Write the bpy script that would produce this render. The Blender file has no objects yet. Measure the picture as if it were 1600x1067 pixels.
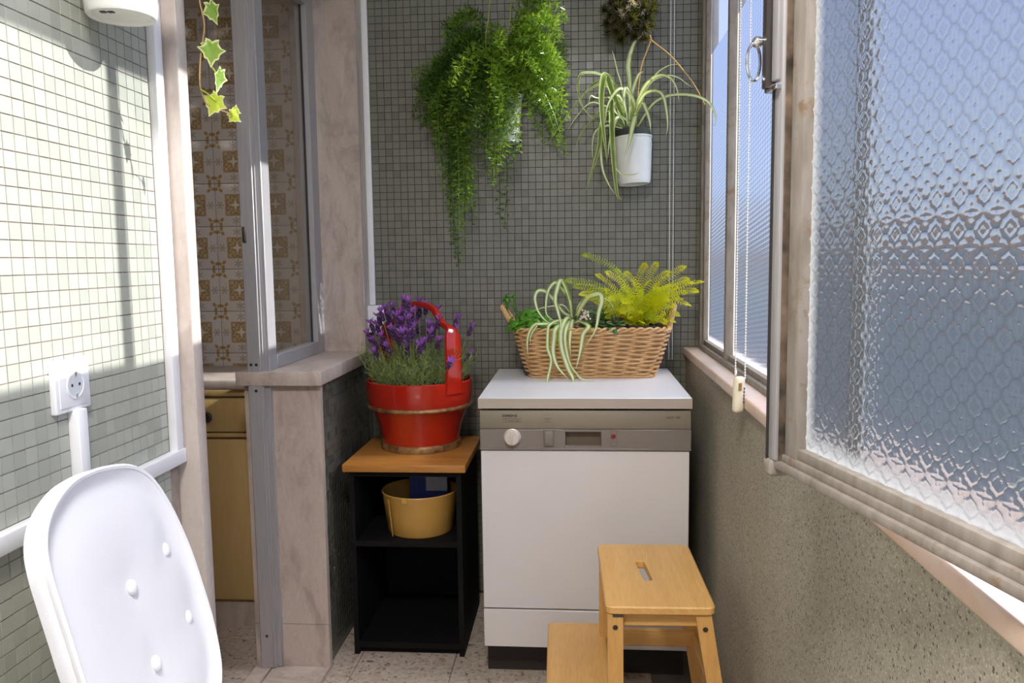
import bpy, bmesh, math, random
from mathutils import Vector, Matrix
import numpy as np
random.seed(11); np.random.seed(11)
SC = bpy.context.scene
COL = SC.collection
PI = math.pi

# ------------------------------------------------------------------ camera, world, sun, exposure
def camera():
    yaw, pitch, roll, f = -0.08165, -0.1009, -0.0135, 1250.0
    fw = Vector((math.sin(yaw)*math.cos(pitch), math.cos(yaw)*math.cos(pitch), math.sin(pitch)))
    rt = Vector((math.cos(yaw), -math.sin(yaw), 0)); up = rt.cross(fw)
    r2 = rt*math.cos(roll)+up*math.sin(roll); u2 = up*math.cos(roll)-rt*math.sin(roll)
    cd = bpy.data.cameras.new('camera'); cd.sensor_width = 36; cd.lens = f/1600*36; cd.clip_start = .02
    co = bpy.data.objects.new('camera', cd); COL.objects.link(co)
    m = Matrix((r2, u2, -fw)).transposed().to_4x4(); m.translation = Vector((0, 0, 1.238))
    co.matrix_world = m; SC.camera = co
camera()

SKY_STRENGTH = 1.65
SUN_STRENGTH = 11.6
w = bpy.data.worlds.new('sky'); SC.world = w; w.use_nodes = True
nt = w.node_tree; nt.nodes.clear()
tc = nt.nodes.new('ShaderNodeTexCoord'); sp = nt.nodes.new('ShaderNodeSeparateXYZ')
rp = nt.nodes.new('ShaderNodeValToRGB'); bg = nt.nodes.new('ShaderNodeBackground'); ow = nt.nodes.new('ShaderNodeOutputWorld')
mr = nt.nodes.new('ShaderNodeMapRange'); mr.inputs['From Min'].default_value = -1; mr.inputs['From Max'].default_value = 1
nt.links.new(tc.outputs['Generated'], sp.inputs[0]); nt.links.new(sp.outputs['Z'], mr.inputs['Value']); nt.links.new(mr.outputs[0], rp.inputs[0])
cr = rp.color_ramp; cr.elements[0].position = 0.0; cr.elements[0].color = (.20, .22, .22, 1)
cr.elements[1].position = 1.0; cr.elements[1].color = (.34, .48, .95, 1)
for p, c in ((.40, (.62, .66, .65)), (.455, (.50, .57, .56)), (.495, (.49, .56, .58)), (.505, (.70, .78, .88)), (.56, (.55, .64, .90)), (.66, (.47, .55, .94))):
    e = cr.elements.new(p); e.color = (*c, 1)
nt.links.new(rp.outputs[0], bg.inputs[0]); bg.inputs[1].default_value = SKY_STRENGTH
nt.links.new(bg.outputs[0], ow.inputs[0])

sd = bpy.data.lights.new('sun', 'SUN'); sd.energy = SUN_STRENGTH; sd.angle = math.radians(.53); sd.color = (1, .96, .90)
so = bpy.data.objects.new('sun', sd); COL.objects.link(so); so.location = (6, 1.5, 5)
so.rotation_euler = Vector((-1, 0, -.68)).to_track_quat('-Z', 'Y').to_euler()

# added fill light that brightens the kitchen, out of frame
kd = bpy.data.lights.new('kitchen_fill', 'AREA'); kd.energy = 3.6; kd.size = .5; kd.color = (1, .92, .83)
ko = bpy.data.objects.new('kitchen_fill', kd); COL.objects.link(ko); ko.location = (-2.2, 1.4, 2.4)

# added fill light for the balcony, above and behind the camera
bd_ = bpy.data.lights.new('balcony_fill', 'AREA'); bd_.shape = 'DISK'; bd_.energy = 40; bd_.size = .42; bd_.color = (1, .96, .92)
bo_ = bpy.data.objects.new('balcony_fill', bd_); COL.objects.link(bo_); bo_.location = (-.18, .15, 2.44)

vs = SC.view_settings; vs.view_transform = 'Standard'; vs.look = 'None'; vs.gamma = 1; vs.use_curve_mapping = False
vs.exposure = 0.25
SC.display_settings.display_device = 'sRGB'
SC.cycles.use_denoising = True
SC.cycles.max_bounces = 12; SC.cycles.diffuse_bounces = 6; SC.cycles.glossy_bounces = 4
SC.cycles.transmission_bounces = 8; SC.cycles.transparent_max_bounces = 24
SC.cycles.sample_clamp_indirect = 6.0
SC.cycles.blur_glossy = 1.0

# ------------------------------------------------------------------ mesh helpers
class MB:
    """collects shapes, then links them as ONE mesh object"""
    def __init__(s): s.v = []; s.f = []; s.a = []; s.sm = []; s.has_a = False
    def _add(s, vs, fs, att=None, smooth=False):
        o = len(s.v); s.v += [tuple(p) for p in vs]
        s.f += [tuple(i+o for i in q) for q in fs]; s.sm += [smooth]*len(fs)
        if att is not None: s.has_a = True
        s.a += list(att) if att is not None else [0.0]*len(vs)
        return s
    def box(s, x0, x1, y0, y1, z0, z1, M=None):
        vs = [Vector(p) for p in ((x0,y0,z0),(x1,y0,z0),(x1,y1,z0),(x0,y1,z0),(x0,y0,z1),(x1,y0,z1),(x1,y1,z1),(x0,y1,z1))]
        if M is not None: vs = [M @ p for p in vs]
        return s._add(vs, ((0,3,2,1),(4,5,6,7),(0,1,5,4),(1,2,6,5),(2,3,7,6),(3,0,4,7)))
    def bbox(s, x0, x1, y0, y1, z0, z1, r=.004, seg=2, M=None):
        bm = bmesh.new()
        bmesh.ops.create_cube(bm, size=1)
        for v in bm.verts:
            v.co = Vector(((x0+x1)/2+v.co.x*(x1-x0), (y0+y1)/2+v.co.y*(y1-y0), (z0+z1)/2+v.co.z*(z1-z0)))
        bmesh.ops.bevel(bm, geom=bm.edges[:], offset=r, segments=seg, affect='EDGES', profile=.5)
        bm.verts.index_update()
        vs = [v.co.copy() for v in bm.verts]
        if M is not None: vs = [M @ p for p in vs]
        s._add(vs, [tuple(v.index for v in f.verts) for f in bm.faces], smooth=True); bm.free(); return s
    def tube(s, pts, r, n=8, cap=True, closed=False, flat=1.0):
        pts = [Vector(p) for p in pts]; m = len(pts)
        rs = r if isinstance(r, (list, tuple)) else [r]*m
        vs = []; ref = None
        for i, p in enumerate(pts):
            a = pts[i-1] if (i > 0 or closed) else pts[0]; b = pts[(i+1) % m] if (i < m-1 or closed) else pts[-1]
            t = (b-a)
            t = t.normalized() if t.length > 1e-9 else Vector((0,0,1))
            if ref is None: ref = Vector((0,0,1)) if abs(t.z) < .9 else Vector((1,0,0))
            u = ref - t*ref.dot(t)
            if u.length < 1e-6: u = t.orthogonal()
            u.normalize(); v = t.cross(u); ref = u
            for k in range(n):
                an = 2*PI*k/n; vs.append(p+u*math.cos(an)*rs[i]+v*math.sin(an)*rs[i]*flat)
        fs = []
        for i in range(m if closed else m-1):
            j = (i+1) % m
            for k in range(n): fs.append((i*n+k, i*n+(k+1)%n, j*n+(k+1)%n, j*n+k))
        if cap and not closed: fs.append(tuple(range(n))[::-1]); fs.append(tuple((m-1)*n+k for k in range(n)))
        return s._add(vs, fs, smooth=True)
    def lathe(s, prof, c=(0,0,0), n=32, M=None, sx=1, sy=1, cap0=False, cap1=False):
        vs = []
        for r, z in prof:
            for k in range(n):
                a = 2*PI*k/n; vs.append(Vector((c[0]+r*sx*math.cos(a), c[1]+r*sy*math.sin(a), c[2]+z)))
        if M is not None: vs = [M @ p for p in vs]
        fs = [(i*n+k, i*n+(k+1)%n, (i+1)*n+(k+1)%n, (i+1)*n+k) for i in range(len(prof)-1) for k in range(n)]
        if cap0: fs.append(tuple(range(n))[::-1])
        if cap1: fs.append(tuple((len(prof)-1)*n+k for k in range(n)))
        return s._add(vs, fs, smooth=True)
    def disc(s, c, r, n=24, up=True):
        vs = [Vector((c[0]+r*math.cos(2*PI*k/n), c[1]+r*math.sin(2*PI*k/n), c[2])) for k in range(n)]
        return s._add(vs, [tuple(range(n)) if up else tuple(range(n))[::-1]])
    def ball(s, c, r, n=10, m=6, M=None):
        prof = [(max(1e-5, math.sin(PI*i/m)) , -math.cos(PI*i/m)) for i in range(m+1)]
        rx, ry, rz = r if isinstance(r, (tuple, list)) else (r, r, r)
        vs = [Vector((rx*a*math.cos(2*PI*k/n), ry*a*math.sin(2*PI*k/n), rz*b)) for a, b in prof for k in range(n)]
        if M is not None: vs = [M @ p for p in vs]
        vs = [p+Vector(c) for p in vs]
        return s._add(vs, [(i*n+k, i*n+(k+1)%n, (i+1)*n+(k+1)%n, (i+1)*n+k) for i in range(m) for k in range(n)], smooth=True)
    def quad(s, a, b, c, d): return s._add([a,b,c,d], [(0,1,2,3)])
    def prism(s, poly, axis, d0, d1):
        """poly in the two other axes, extruded along axis (0,1,2)"""
        n = len(poly)
        def mk(p, d):
            q = list(p); q.insert(axis, d); return Vector(q)
        vs = [mk(p, d0) for p in poly]+[mk(p, d1) for p in poly]
        return s._add(vs, [tuple(range(n)), tuple(range(n, 2*n))[::-1]]+[(i, n+i, n+(i+1)%n, (i+1)%n) for i in range(n)])
    def strip(s, pts, w, ref=(0,-1,.3), fold=.25, taper=True, base=.6):
        """a leaf blade: five points across, attribute 'edge' 0 at the midrib, 1 at the margin"""
        pts = catmull(pts, 5); m = len(pts); vs = []; at = []; ref = Vector(ref)
        for i, p in enumerate(pts):
            t = pts[min(i+1, m-1)]-pts[max(i-1, 0)]
            t = t.normalized() if t.length > 1e-9 else Vector((0,0,1))
            sd = t.cross(ref)
            if sd.length < .15: sd = sd + Vector((.3,0,0))
            sd.normalize()
            if i and sd.dot(last) < 0: sd = -sd
            last = sd
            nn = sd.cross(t).normalized(); u = i/(m-1)
            ww = w*.5*(min(1, base+u*3*(1-base))*(max(.04, 1-u**3)) if taper else 1)
            for q in (-1, -.55, 0, .55, 1):
                vs.append(p+sd*ww*q+nn*ww*fold*abs(q)); at.append(abs(q))
        fs = [(i*5+k, i*5+k+1, (i+1)*5+k+1, (i+1)*5+k) for i in range(m-1) for k in range(4)]
        return s._add(vs, fs, at, smooth=True)
    def build(s, name, mat, parent=None, at=None):
        me = bpy.data.meshes.new(name); me.from_pydata([tuple(p) for p in s.v], [], s.f)
        me.polygons.foreach_set('use_smooth', s.sm)
        if s.has_a:
            a = me.attributes.new('edge', 'FLOAT', 'POINT'); a.data.foreach_set('value', s.a)
        me.materials.append(mat); me.update()
        bm = bmesh.new(); bm.from_mesh(me); bmesh.ops.recalc_face_normals(bm, faces=bm.faces[:]) if 1 < len(s.f) < 60000 and not s.has_a else None
        bm.to_mesh(me); bm.free()
        if any(s.sm): 
            try: me.set_sharp_from_angle(angle=math.radians(42))
            except Exception: pass
        o = bpy.data.objects.new(name, me); COL.objects.link(o)
        base = abs_loc(parent) if parent is not None else Vector((0, 0, 0))
        if parent is not None: o.parent = parent
        if at is not None: o.location = Vector(at)-base          # vertices are local to 'at'
        elif base.length: me.transform(Matrix.Translation(-base))
        return o

def abs_loc(o):
    l = Vector(o.location)
    while o.parent: o = o.parent; l += Vector(o.location)
    return l
def catmull(pts, k):
    P = [Vector(p) for p in pts]
    if len(P) < 3: return P
    Q = [P[0]*2-P[1]]+P+[P[-1]*2-P[-2]]; out = []
    for i in range(1, len(Q)-2):
        for j in range(k):
            t = j/k; a, b, c, d = Q[i-1:i+3]
            out.append(.5*((2*b)+(c-a)*t+(2*a-5*b+4*c-d)*t*t+(3*b-a-3*c+d)*t**3))
    out.append(P[-1]); return out
def thing(name, label, cat, loc=(0,0,0), group=None):
    o = bpy.data.objects.new(name, None); COL.objects.link(o); o.location = loc; o.empty_display_size = .05
    return tag(o, label, cat, group)
def tag(o, label, cat, group=None):
    o['label'] = label; o['category'] = cat
    if group: o['group'] = group
    return o
def struct(o): o['kind'] = 'structure'; return o
def sroot(name, loc=(0,0,0)):
    o = bpy.data.objects.new(name, None); COL.objects.link(o); o.location = loc; return struct(o)
def stuff(o): o['kind'] = 'stuff'; return o

# ------------------------------------------------------------------ material helpers
class N:
    def __init__(s, name):
        s.m = bpy.data.materials.new(name); s.m.use_nodes = True; s.t = s.m.node_tree; s.t.nodes.clear()
        s.out = s.n('OutputMaterial')
    def n(s, kind, **kw):
        x = s.t.nodes.new('ShaderNode'+kind)
        for k, v in kw.items(): setattr(x, k, v)
        return x
    def l(s, a, b): s.t.links.new(a, b)
    def val(s, sock, v):
        if isinstance(v, bpy.types.NodeSocket): s.l(v, sock)
        else: sock.default_value = v
    def math(s, op, a, b=0.0, c=None):
        x = s.n('Math', operation=op); s.val(x.inputs[0], a); s.val(x.inputs[1], b)
        if c is not None: s.val(x.inputs[2], c)
        return x.outputs[0]
    def mix(s, f, a, b, mode='MIX'):
        x = s.n('Mix', data_type='RGBA', blend_type=mode)
        s.val(x.inputs[0], f); s.val(x.inputs[6], a if not isinstance(a, tuple) else (*a, 1)[:4]); s.val(x.inputs[7], b if not isinstance(b, tuple) else (*b, 1)[:4])
        return x.outputs[2]
    def obj(s): return s.n('TexCoord').outputs['Object']
    def mapped(s, v, scale=(1,1,1), rot=(0,0,0)):
        x = s.n('Mapping'); s.l(v, x.inputs[0]); x.inputs['Scale'].default_value = scale; x.inputs['Rotation'].default_value = rot; return x.outputs[0]
    def noise(s, v, scale, detail=4, rough=.55, dist=0):
        x = s.n('TexNoise'); s.l(v, x.inputs['Vector']); x.inputs['Scale'].default_value = scale
        x.inputs['Detail'].default_value = detail; x.inputs['Roughness'].default_value = rough; x.inputs['Distortion'].default_value = dist
        return x.outputs[0]
    def voro(s, v, scale, feat='F1', out='Distance', rand=1.0):
        x = s.n('TexVoronoi', feature=feat); s.l(v, x.inputs['Vector']); x.inputs['Scale'].default_value = scale
        x.inputs['Randomness'].default_value = rand
        return x.outputs[out]
    def ramp(s, f, *st):
        x = s.n('ValToRGB'); s.l(f, x.inputs[0]); cr = x.color_ramp
        cr.elements[0].position, cr.elements[0].color = st[0][0], (*st[0][1], 1)
        cr.elements[1].position, cr.elements[1].color = st[-1][0], (*st[-1][1], 1)
        for p, c in st[1:-1]:
            e = cr.elements.new(p); e.color = (*c, 1)
        return x.outputs[0]
    def fr(s, f, a, b, to0=0.0, to1=1.0):
        x = s.n('MapRange'); s.l(f, x.inputs[0]); x.inputs[1].default_value = a; x.inputs[2].default_value = b
        x.inputs[3].default_value = to0; x.inputs[4].default_value = to1; return x.outputs[0]
    def bump(s, h, strength=.3, dist=.002):
        x = s.n('Bump'); s.l(h, x.inputs['Height']); x.inputs['Strength'].default_value = strength; x.inputs['Distance'].default_value = dist
        return x.outputs[0]
    def island(s): return s.n('NewGeometry').outputs['Random Per Island']
    def objrand(s): return s.n('ObjectInfo').outputs['Random']
    def bsdf(s, color, rough=.5, metal=0.0, normal=None, spec=.5, coat=0.0, **kw):
        x = s.n('BsdfPrincipled'); s.val(x.inputs['Base Color'], color if not isinstance(color, tuple) else (*color, 1)[:4])
        s.val(x.inputs['Roughness'], rough); s.val(x.inputs['Metallic'], metal)
        x.inputs['Specular IOR Level'].default_value = spec; x.inputs['Coat Weight'].default_value = coat; x.inputs['Coat Roughness'].default_value = .08
        if normal is not None: s.l(normal, x.inputs['Normal'])
        for k, v in kw.items(): s.val(x.inputs[k], v)
        return x.outputs[0]
    def end(s, sh): s.l(sh, s.out.inputs[0]); return s.m

def simple(name, c, rough=.5, metal=0.0, var=.08, scale=30, bump=0, spec=.5, coat=0.0):
    m = N(name); o = m.obj(); nz = m.noise(o, scale, 3)
    lo = tuple(x*(1-var) for x in c); hi = tuple(min(1, x*(1+var)) for x in c)
    col = m.ramp(nz, (.3, lo), (.7, hi))
    return m.end(m.bsdf(col, rough, metal, m.bump(nz, bump, .002) if bump else None, spec, coat))
def leafmat(name, c1, c2, trans=.35, rough=.4, edge=None, e0=.5, e1=.75):
    m = N(name); r = m.objrand(); g = m.n('NewGeometry').outputs['Random Per Island']
    col = m.mix(m.math('FRACT', m.math('ADD', m.math('MULTIPLY', r, .6), m.math('MULTIPLY', g, .6))), c1, c2)
    if edge is not None:
        at = m.n('Attribute'); at.attribute_name = 'edge'
        nz = m.noise(m.obj(), 60, 2)
        f = m.fr(m.math('ADD', at.outputs['Fac'], m.math('MULTIPLY', m.math('SUBTRACT', nz, .5), .25)), e0, e1)
        col = m.mix(f, col, edge)
    d = m.bsdf(col, rough, 0, None, .4)
    t = m.n('BsdfTranslucent'); m.l(m.mix(.35, col, (.75, .85, .05)), t.inputs[0])
    x = m.n('MixShader'); x.inputs[0].default_value = trans; m.l(d, x.inputs[1]); m.l(t.outputs[0], x.inputs[2])
    return m.end(x.outputs[0])

# ------------------------------------------------------------------ materials
def mosaic_mat(name, g):
    m = N(name); r = m.island(); ro = m.objrand()
    k = m.math('FRACT', m.math('ADD', m.math('MULTIPLY', r, 7.31), m.math('MULTIPLY', ro, 3.7)))
    col = m.ramp(k, (0, g(.93)), (.45, g(1)), (.85, g(1.05)), (1, g(1.0, .96)))
    nz = m.noise(m.n('NewGeometry').outputs['Position'], 55, 2)
    col = m.mix(m.fr(nz, .35, .7, 0, .0), col, g(.76))
    return m.end(m.bsdf(col, m.fr(k, 0, 1, .26, .34), 0, None, .45))
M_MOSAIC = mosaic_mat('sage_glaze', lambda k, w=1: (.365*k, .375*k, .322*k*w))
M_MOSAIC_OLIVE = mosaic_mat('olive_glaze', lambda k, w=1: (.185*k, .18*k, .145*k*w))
M_MOSAIC_SHADE = mosaic_mat('olive_glaze_shaded', lambda k, w=1: (.10*k, .097*k, .078*k*w))  # same olive glaze, darkened to paint the low wall's shade into it
M_GROUT_DARK = simple('dark_grout', (.05, .042, .034), .9, var=.25, scale=40)
M_GROUT = simple('grout', (.25, .195, .165), .9, var=.2, scale=40)
def azulejo_mat():
    m = N('azulejo'); o = m.obj(); sp = m.n('SeparateXYZ'); m.l(o, sp.inputs[0])
    T = .151
    ux = m.math('DIVIDE', sp.outputs[0], T/2); uz = m.math('DIVIDE', sp.outputs[2], T/2)   # -1..1 on the tile
    ax = m.math('ABSOLUTE', ux); az = m.math('ABSOLUTE', uz)
    mx = m.math('MAXIMUM', ax, az); mn = m.math('MINIMUM', ax, az)
    nz = m.noise(o, 90, 3)
    # square medallion in the middle of the tile
    sq = m.fr(mx, .50, .53, 1, 0)
    rad = m.math('SQRT', m.math('ADD', m.math('MULTIPLY', ux, ux), m.math('MULTIPLY', uz, uz)))
    ang = m.math('ARCTAN2', uz, ux)
    pet = m.math('ABSOLUTE', m.math('COSINE', m.math('MULTIPLY', ang, 4)))
    lace = m.math('SINE', m.math('ADD', m.math('MULTIPLY', rad, 26), m.math('MULTIPLY', pet, 4.2)))
    line = m.fr(lace, .1, .5)
    med = m.mix(line, (.47, .335, .18), (.31, .21, .11))
    cross = m.fr(m.math('SUBTRACT', mx, mn), .0, .05, 1, 0)
    star = m.math('MULTIPLY', m.fr(m.math('MULTIPLY', mn, m.math('ADD', mx, .12)), .008, .016, 1, 0), m.fr(mx, .16, .30, 1, 0))
    med = m.mix(star, med, (.66, .60, .50))
    xs = m.math('MULTIPLY', cross, m.fr(mx, .2, .26))
    med = m.mix(m.math('MULTIPLY', xs, .8), med, (.62, .50, .30))
    rim = m.fr(m.math('ABSOLUTE', m.math('SUBTRACT', mx, .485)), .012, .024, 1, 0)
    med = m.mix(rim, med, (.38, .25, .11))
    # quarter ornaments in the corners and sprigs at the sides
    cx = m.math('SUBTRACT', 1, ax); cz = m.math('SUBTRACT', 1, az)
    cd = m.math('SQRT', m.math('ADD', m.math('POWER', m.math('SUBTRACT', cx, .20), 2), m.math('POWER', m.math('SUBTRACT', cz, .20), 2)))
    ca = m.math('ARCTAN2', m.math('SUBTRACT', cz, .2), m.math('SUBTRACT', cx, .2))
    lob = m.math('ADD', .15, m.math('MULTIPLY', m.math('COSINE', m.math('MULTIPLY', m.math('SUBTRACT', ca, PI/4), 3)), .095))
    corner = m.fr(m.math('SUBTRACT', cd, lob), -.01, .02, 1, 0)
    hole = m.fr(cd, .035, .055, 1, 0)
    corner = m.math('MULTIPLY', corner, m.math('SUBTRACT', 1, hole))
    sdx = m.math('SUBTRACT', mx, .76); sd = m.math('SQRT', m.math('ADD', m.math('MULTIPLY', sdx, sdx), m.math('MULTIPLY', mn, mn)))
    sa = m.math('ARCTAN2', mn, sdx)
    sl = m.math('ADD', .115, m.math('MULTIPLY', m.math('COSINE', m.math('MULTIPLY', sa, 6)), .09))
    sprig = m.math('MULTIPLY', m.fr(m.math('SUBTRACT', sd, sl), -.01, .02, 1, 0), .75)
    base = m.mix(m.fr(nz, .3, .75, 0, .25), (.62, .565, .51), (.55, .485, .43))
    c = m.mix(sprig, base, (.33, .255, .18))
    c = m.mix(corner, c, (.40, .26, .10))
    c = m.mix(sq, c, med)
    return m.end(m.bsdf(c, .22, 0, None, .5))
M_AZULEJO = azulejo_mat()
def marble_mat(name, a, b, vein, sc=5, amount=.75, rough=.35, stretch=(1,1,.35)):
    m = N(name); p = m.n('NewGeometry').outputs['Position']; v = m.mapped(p, stretch)
    wv = m.noise(v, sc*.6, 6, .6, 1.6); n2 = m.noise(v, sc*2.4, 8, .65, .8); n3 = m.noise(p, sc*14, 4)
    col = m.mix(m.fr(n2, .3, .7), a, b)
    vn = m.fr(m.math('ABSOLUTE', m.math('SUBTRACT', wv, .5)), 0, .075, 1, 0)
    vn = m.math('MULTIPLY', vn, m.fr(n2, .35, .62))
    col = m.mix(m.math('MULTIPLY', vn, amount), col, vein)
    n4 = m.fr(m.math('ABSOLUTE', m.math('SUBTRACT', n2, .52)), 0, .02, 1, 0)
    col = m.mix(m.math('MULTIPLY', n4, amount*.35), col, vein)
    col = m.mix(m.fr(n3, .4, .8, 0, .18), col, tuple(x*.7 for x in vein))
    return m.end(m.bsdf(col, rough, 0, None, .45))
M_MARBLE = marble_mat('marble_beige', (.56, .47, .405), (.49, .405, .35), (.33, .26, .22), 6.5, .8)
M_MARBLE_PINK = marble_mat('marble_pink', (.74, .60, .51), (.68, .52, .43), (.66, .42, .28), 4, .6, .3, (1, .5, 1))
M_MARBLE_JAMB = marble_mat('marble_jamb', (.60, .525, .47), (.53, .46, .41), (.42, .32, .27), 5, .6, .4)
def grit_mat():
    m = N('washed_grit'); p = m.n('NewGeometry').outputs['Position']
    big = m.noise(p, 5, 5); fine = m.noise(p, 160, 3); d = m.voro(p, 170); cc = m.voro(p, 170, out='Color')
    hs = m.n('SeparateColor'); m.l(cc, hs.inputs[0])
    stone = m.math('MULTIPLY', m.fr(d, .34, .46, 1, 0), m.fr(hs.outputs[0], .62, .66))
    d2 = m.voro(p, 320); c2 = m.voro(p, 320, out='Color'); h2 = m.n('SeparateColor'); m.l(c2, h2.inputs[0])
    pale = m.math('MULTIPLY', m.fr(d2, .34, .5, 1, 0), m.fr(h2.outputs[1], .6, .7))
    base = m.mix(m.fr(big, .3, .7), (.35, .32, .255), (.43, .395, .32))
    base = m.mix(m.fr(fine, .35, .7), base, (.29, .265, .205))
    base = m.mix(m.math('MULTIPLY', pale, .6), base, (.62, .58, .47))
    col = m.mix(m.math('MULTIPLY', stone, .85), base, (.07, .06, .05))
    return m.end(m.bsdf(col, .85, 0, m.bump(m.math('ADD', fine, m.math('MULTIPLY', pale, .5)), .5, .002), .2))
M_GRIT = grit_mat()
def floor_mat():
    m = N('terrazzo_floor'); p = m.n('NewGeometry').outputs['Position']
    nz = m.noise(p, 55, 5, .7, .6); n2 = m.noise(p, 22, 3); cc = m.voro(p, 90, out='Color'); h = m.n('SeparateColor'); m.l(cc, h.inputs[0])
    base = m.mix(m.fr(h.outputs[0], .2, .9), (.43, .36, .295), (.53, .455, .385))
    col = m.mix(m.fr(nz, .56, .62), base, (.20, .115, .085))
    col = m.mix(m.math('MULTIPLY', m.fr(n2, .55, .65), .4), col, (.42, .27, .19))
    return m.end(m.bsdf(col, .42, 0, None, .4))
M_FLOOR = floor_mat()
M_JOINT = simple('floor_joint', (.16, .13, .11), .9)
M_PLASTER = simple('white_plaster', (.80, .78, .74), .9, var=.04, scale=8)
M_KPAINT = simple('kitchen_paint', (.50, .42, .35), .8, var=.05, scale=6)
def metal_mat(name, c, rough=.35, metal=1.0, stretch=(40, 40, 2), var=.15):
    m = N(name); o = m.obj(); nz = m.noise(m.mapped(o, stretch), 6, 4)
    col = m.mix(m.fr(nz, .3, .7), tuple(x*(1-var) for x in c), c)
    return m.end(m.bsdf(col, m.fr(nz, .2, .8, rough*.8, rough*1.3), metal, None, .5))
M_ALU = metal_mat('aluminium', (.44, .42, .425), .45, .35)
M_ALU_DARK = metal_mat('dark_anodised', (.10, .085, .08), .4, .7)
M_CHROME = metal_mat('chrome', (.80, .80, .82), .15, 1.0)
def old_paint():
    m = N('old_cream_paint'); o = m.obj(); p = m.n('NewGeometry').outputs['Position']
    nz = m.noise(p, 30, 6, .65); n2 = m.noise(m.mapped(p, (1, 1, .25)), 60, 4)
    col = m.mix(m.fr(n2, .35, .7), (.285, .25, .22), (.20, .17, .14))
    col = m.mix(m.fr(nz, .57, .68), col, (.20, .135, .085))
    return m.end(m.bsdf(col, .6, 0, m.bump(nz, .3, .001), .4))
M_OLDPAINT = old_paint()
M_GASKET = simple('dark_rubber', (.03, .025, .025), .7)
M_GUM = simple('old_gap_filler', (.12, .085, .06), .9, var=.8, scale=25)
M_WHITEPVC = simple('white_pvc', (.84, .84, .86), .4, var=.02, scale=20)
M_SOCKETGREY = simple('socket_well', (.62, .66, .69), .35, var=.03)
M_BLACK = simple('black', (.012, .012, .013), .5, var=.2)
M_CUSHION = N('white_cotton'); _o = M_CUSHION.obj(); _a = M_CUSHION.noise(_o, 420, 2); _b = M_CUSHION.noise(_o, 7, 3)
M_CUSHION = M_CUSHION.end(M_CUSHION.bsdf((.77, .77, .80), .9, 0, M_CUSHION.bump(M_CUSHION.math('ADD', _a, M_CUSHION.math('MULTIPLY', _b, 3)), .18, .002), .15, **{'Sheen Weight': .2}))
M_CHAIR = simple('white_lacquer', (.80, .79, .77), .4)
def wood_mat(name, a, b, c, sc=9, rough=.42, axis=1, coat=0.0):
    m = N(name); o = m.obj(); st = [7, 7, 7]; st[axis] = .6
    v = m.mapped(o, tuple(st)); n1 = m.noise(v, sc, 5, .6, .5); n2 = m.noise(m.mapped(o, tuple(x*6 for x in st)), sc, 3)
    blk = m.noise(m.mapped(o, tuple((1.4 if x > 1 else .3) for x in st)), 6, 2)
    col = m.mix(m.fr(n1, .3, .7), a, b); col = m.mix(m.fr(n2, .45, .75, 0, .45), col, c)
    col = m.mix(m.fr(blk, .5, .72, 0, .35), col, c)
    return m.end(m.bsdf(col, rough, 0, m.bump(n2, .08, .001), .45, coat))
M_BAMBOO_X = wood_mat('bamboo_x', (.68, .39, .13), (.60, .32, .095), (.45, .22, .06), 5, .4, 0)
M_BAMBOO_Y = wood_mat('bamboo_y', (.70, .41, .14), (.61, .33, .10), (.46, .23, .065), 5, .4, 1)
M_BAMBOO_Z = wood_mat('bamboo_z', (.66, .37, .12), (.57, .30, .09), (.43, .21, .06), 5, .4, 2)
M_PINE = wood_mat('oiled_pine', (.58, .27, .06), (.44, .18, .035), (.25, .085, .018), 4, .38, 0)
M_CABBLACK = simple('black_board', (.0045, .004, .004), .7, var=.3, scale=60, spec=.2)
M_REDLACQ = simple('red_lacquer', (.38, .014, .005), .14, var=.12, scale=5, coat=.6)
M_GOLD = N('worn_gold'); _p = M_GOLD.obj(); _z = M_GOLD.noise(_p, 35, 5)
M_GOLD = M_GOLD.end(M_GOLD.bsdf(M_GOLD.mix(M_GOLD.fr(_z, .42, .66), (.48, .30, .13), (.16, .08, .035)), .42, .65))
M_YELLOWTUB = simple('mustard_enamel', (.58, .33, .075), .42, var=.1, scale=5)
M_BLUEBOX = simple('blue_card', (.03, .045, .22), .6)
M_GREYCARD = simple('grey_card', (.42, .42, .46), .6, var=.1)
M_REDPRINT = simple('red_print', (.45, .06, .06), .6)
M_SOIL = simple('dark_soil', (.035, .024, .016), .95, var=.6, scale=90, bump=.8)
M_POTWHITE = simple('white_metal_pot', (.80, .80, .77), .35, var=.03)
M_POTPLASTIC = simple('white_plastic_pot', (.74, .74, .71), .45, var=.03)
M_POTDARK = simple('dark_plastic_pot', (.05, .055, .05), .5)
M_DW_WHITE = simple('dishwasher_white', (.66, .62, .60), .32, var=.02, scale=6)
M_DW_TOP = simple('worktop_white', (.82, .81, .82), .35, var=.02)
M_DW_EDGE = metal_mat('worktop_edge', (.46, .39, .32), .45, .2, (2, 2, 60), .1)
M_DW_PANEL1 = metal_mat('panel_olive', (.28, .24, .175), .45, .3, (2, 40, 60), .08)
M_DW_PANEL2 = metal_mat('panel_taupe', (.225, .193, .168), .45, .3, (2, 40, 60), .08)
M_DW_RECESS = simple('recess_shade_brown', (.13, .095, .06), .6, var=.1)  # brown darkened so the shade inside the grip sits in the colour
M_DW_KNOB = metal_mat('knob_beige', (.64, .57, .50), .38, .3, (3, 3, 3), .05)
M_DW_PLINTH = simple('plinth_black', (.022, .016, .014), .6)
M_PRINT = simple('dark_print', (.06, .05, .045), .6)
M_LAMP_RED = simple('red_lens', (.20, .006, .012), .25)
M_CABYELLOW = wood_mat('ochre_cabinet', (.60, .42, .175), (.55, .375, .15), (.48, .31, .115), 3, .45, 2)
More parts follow.
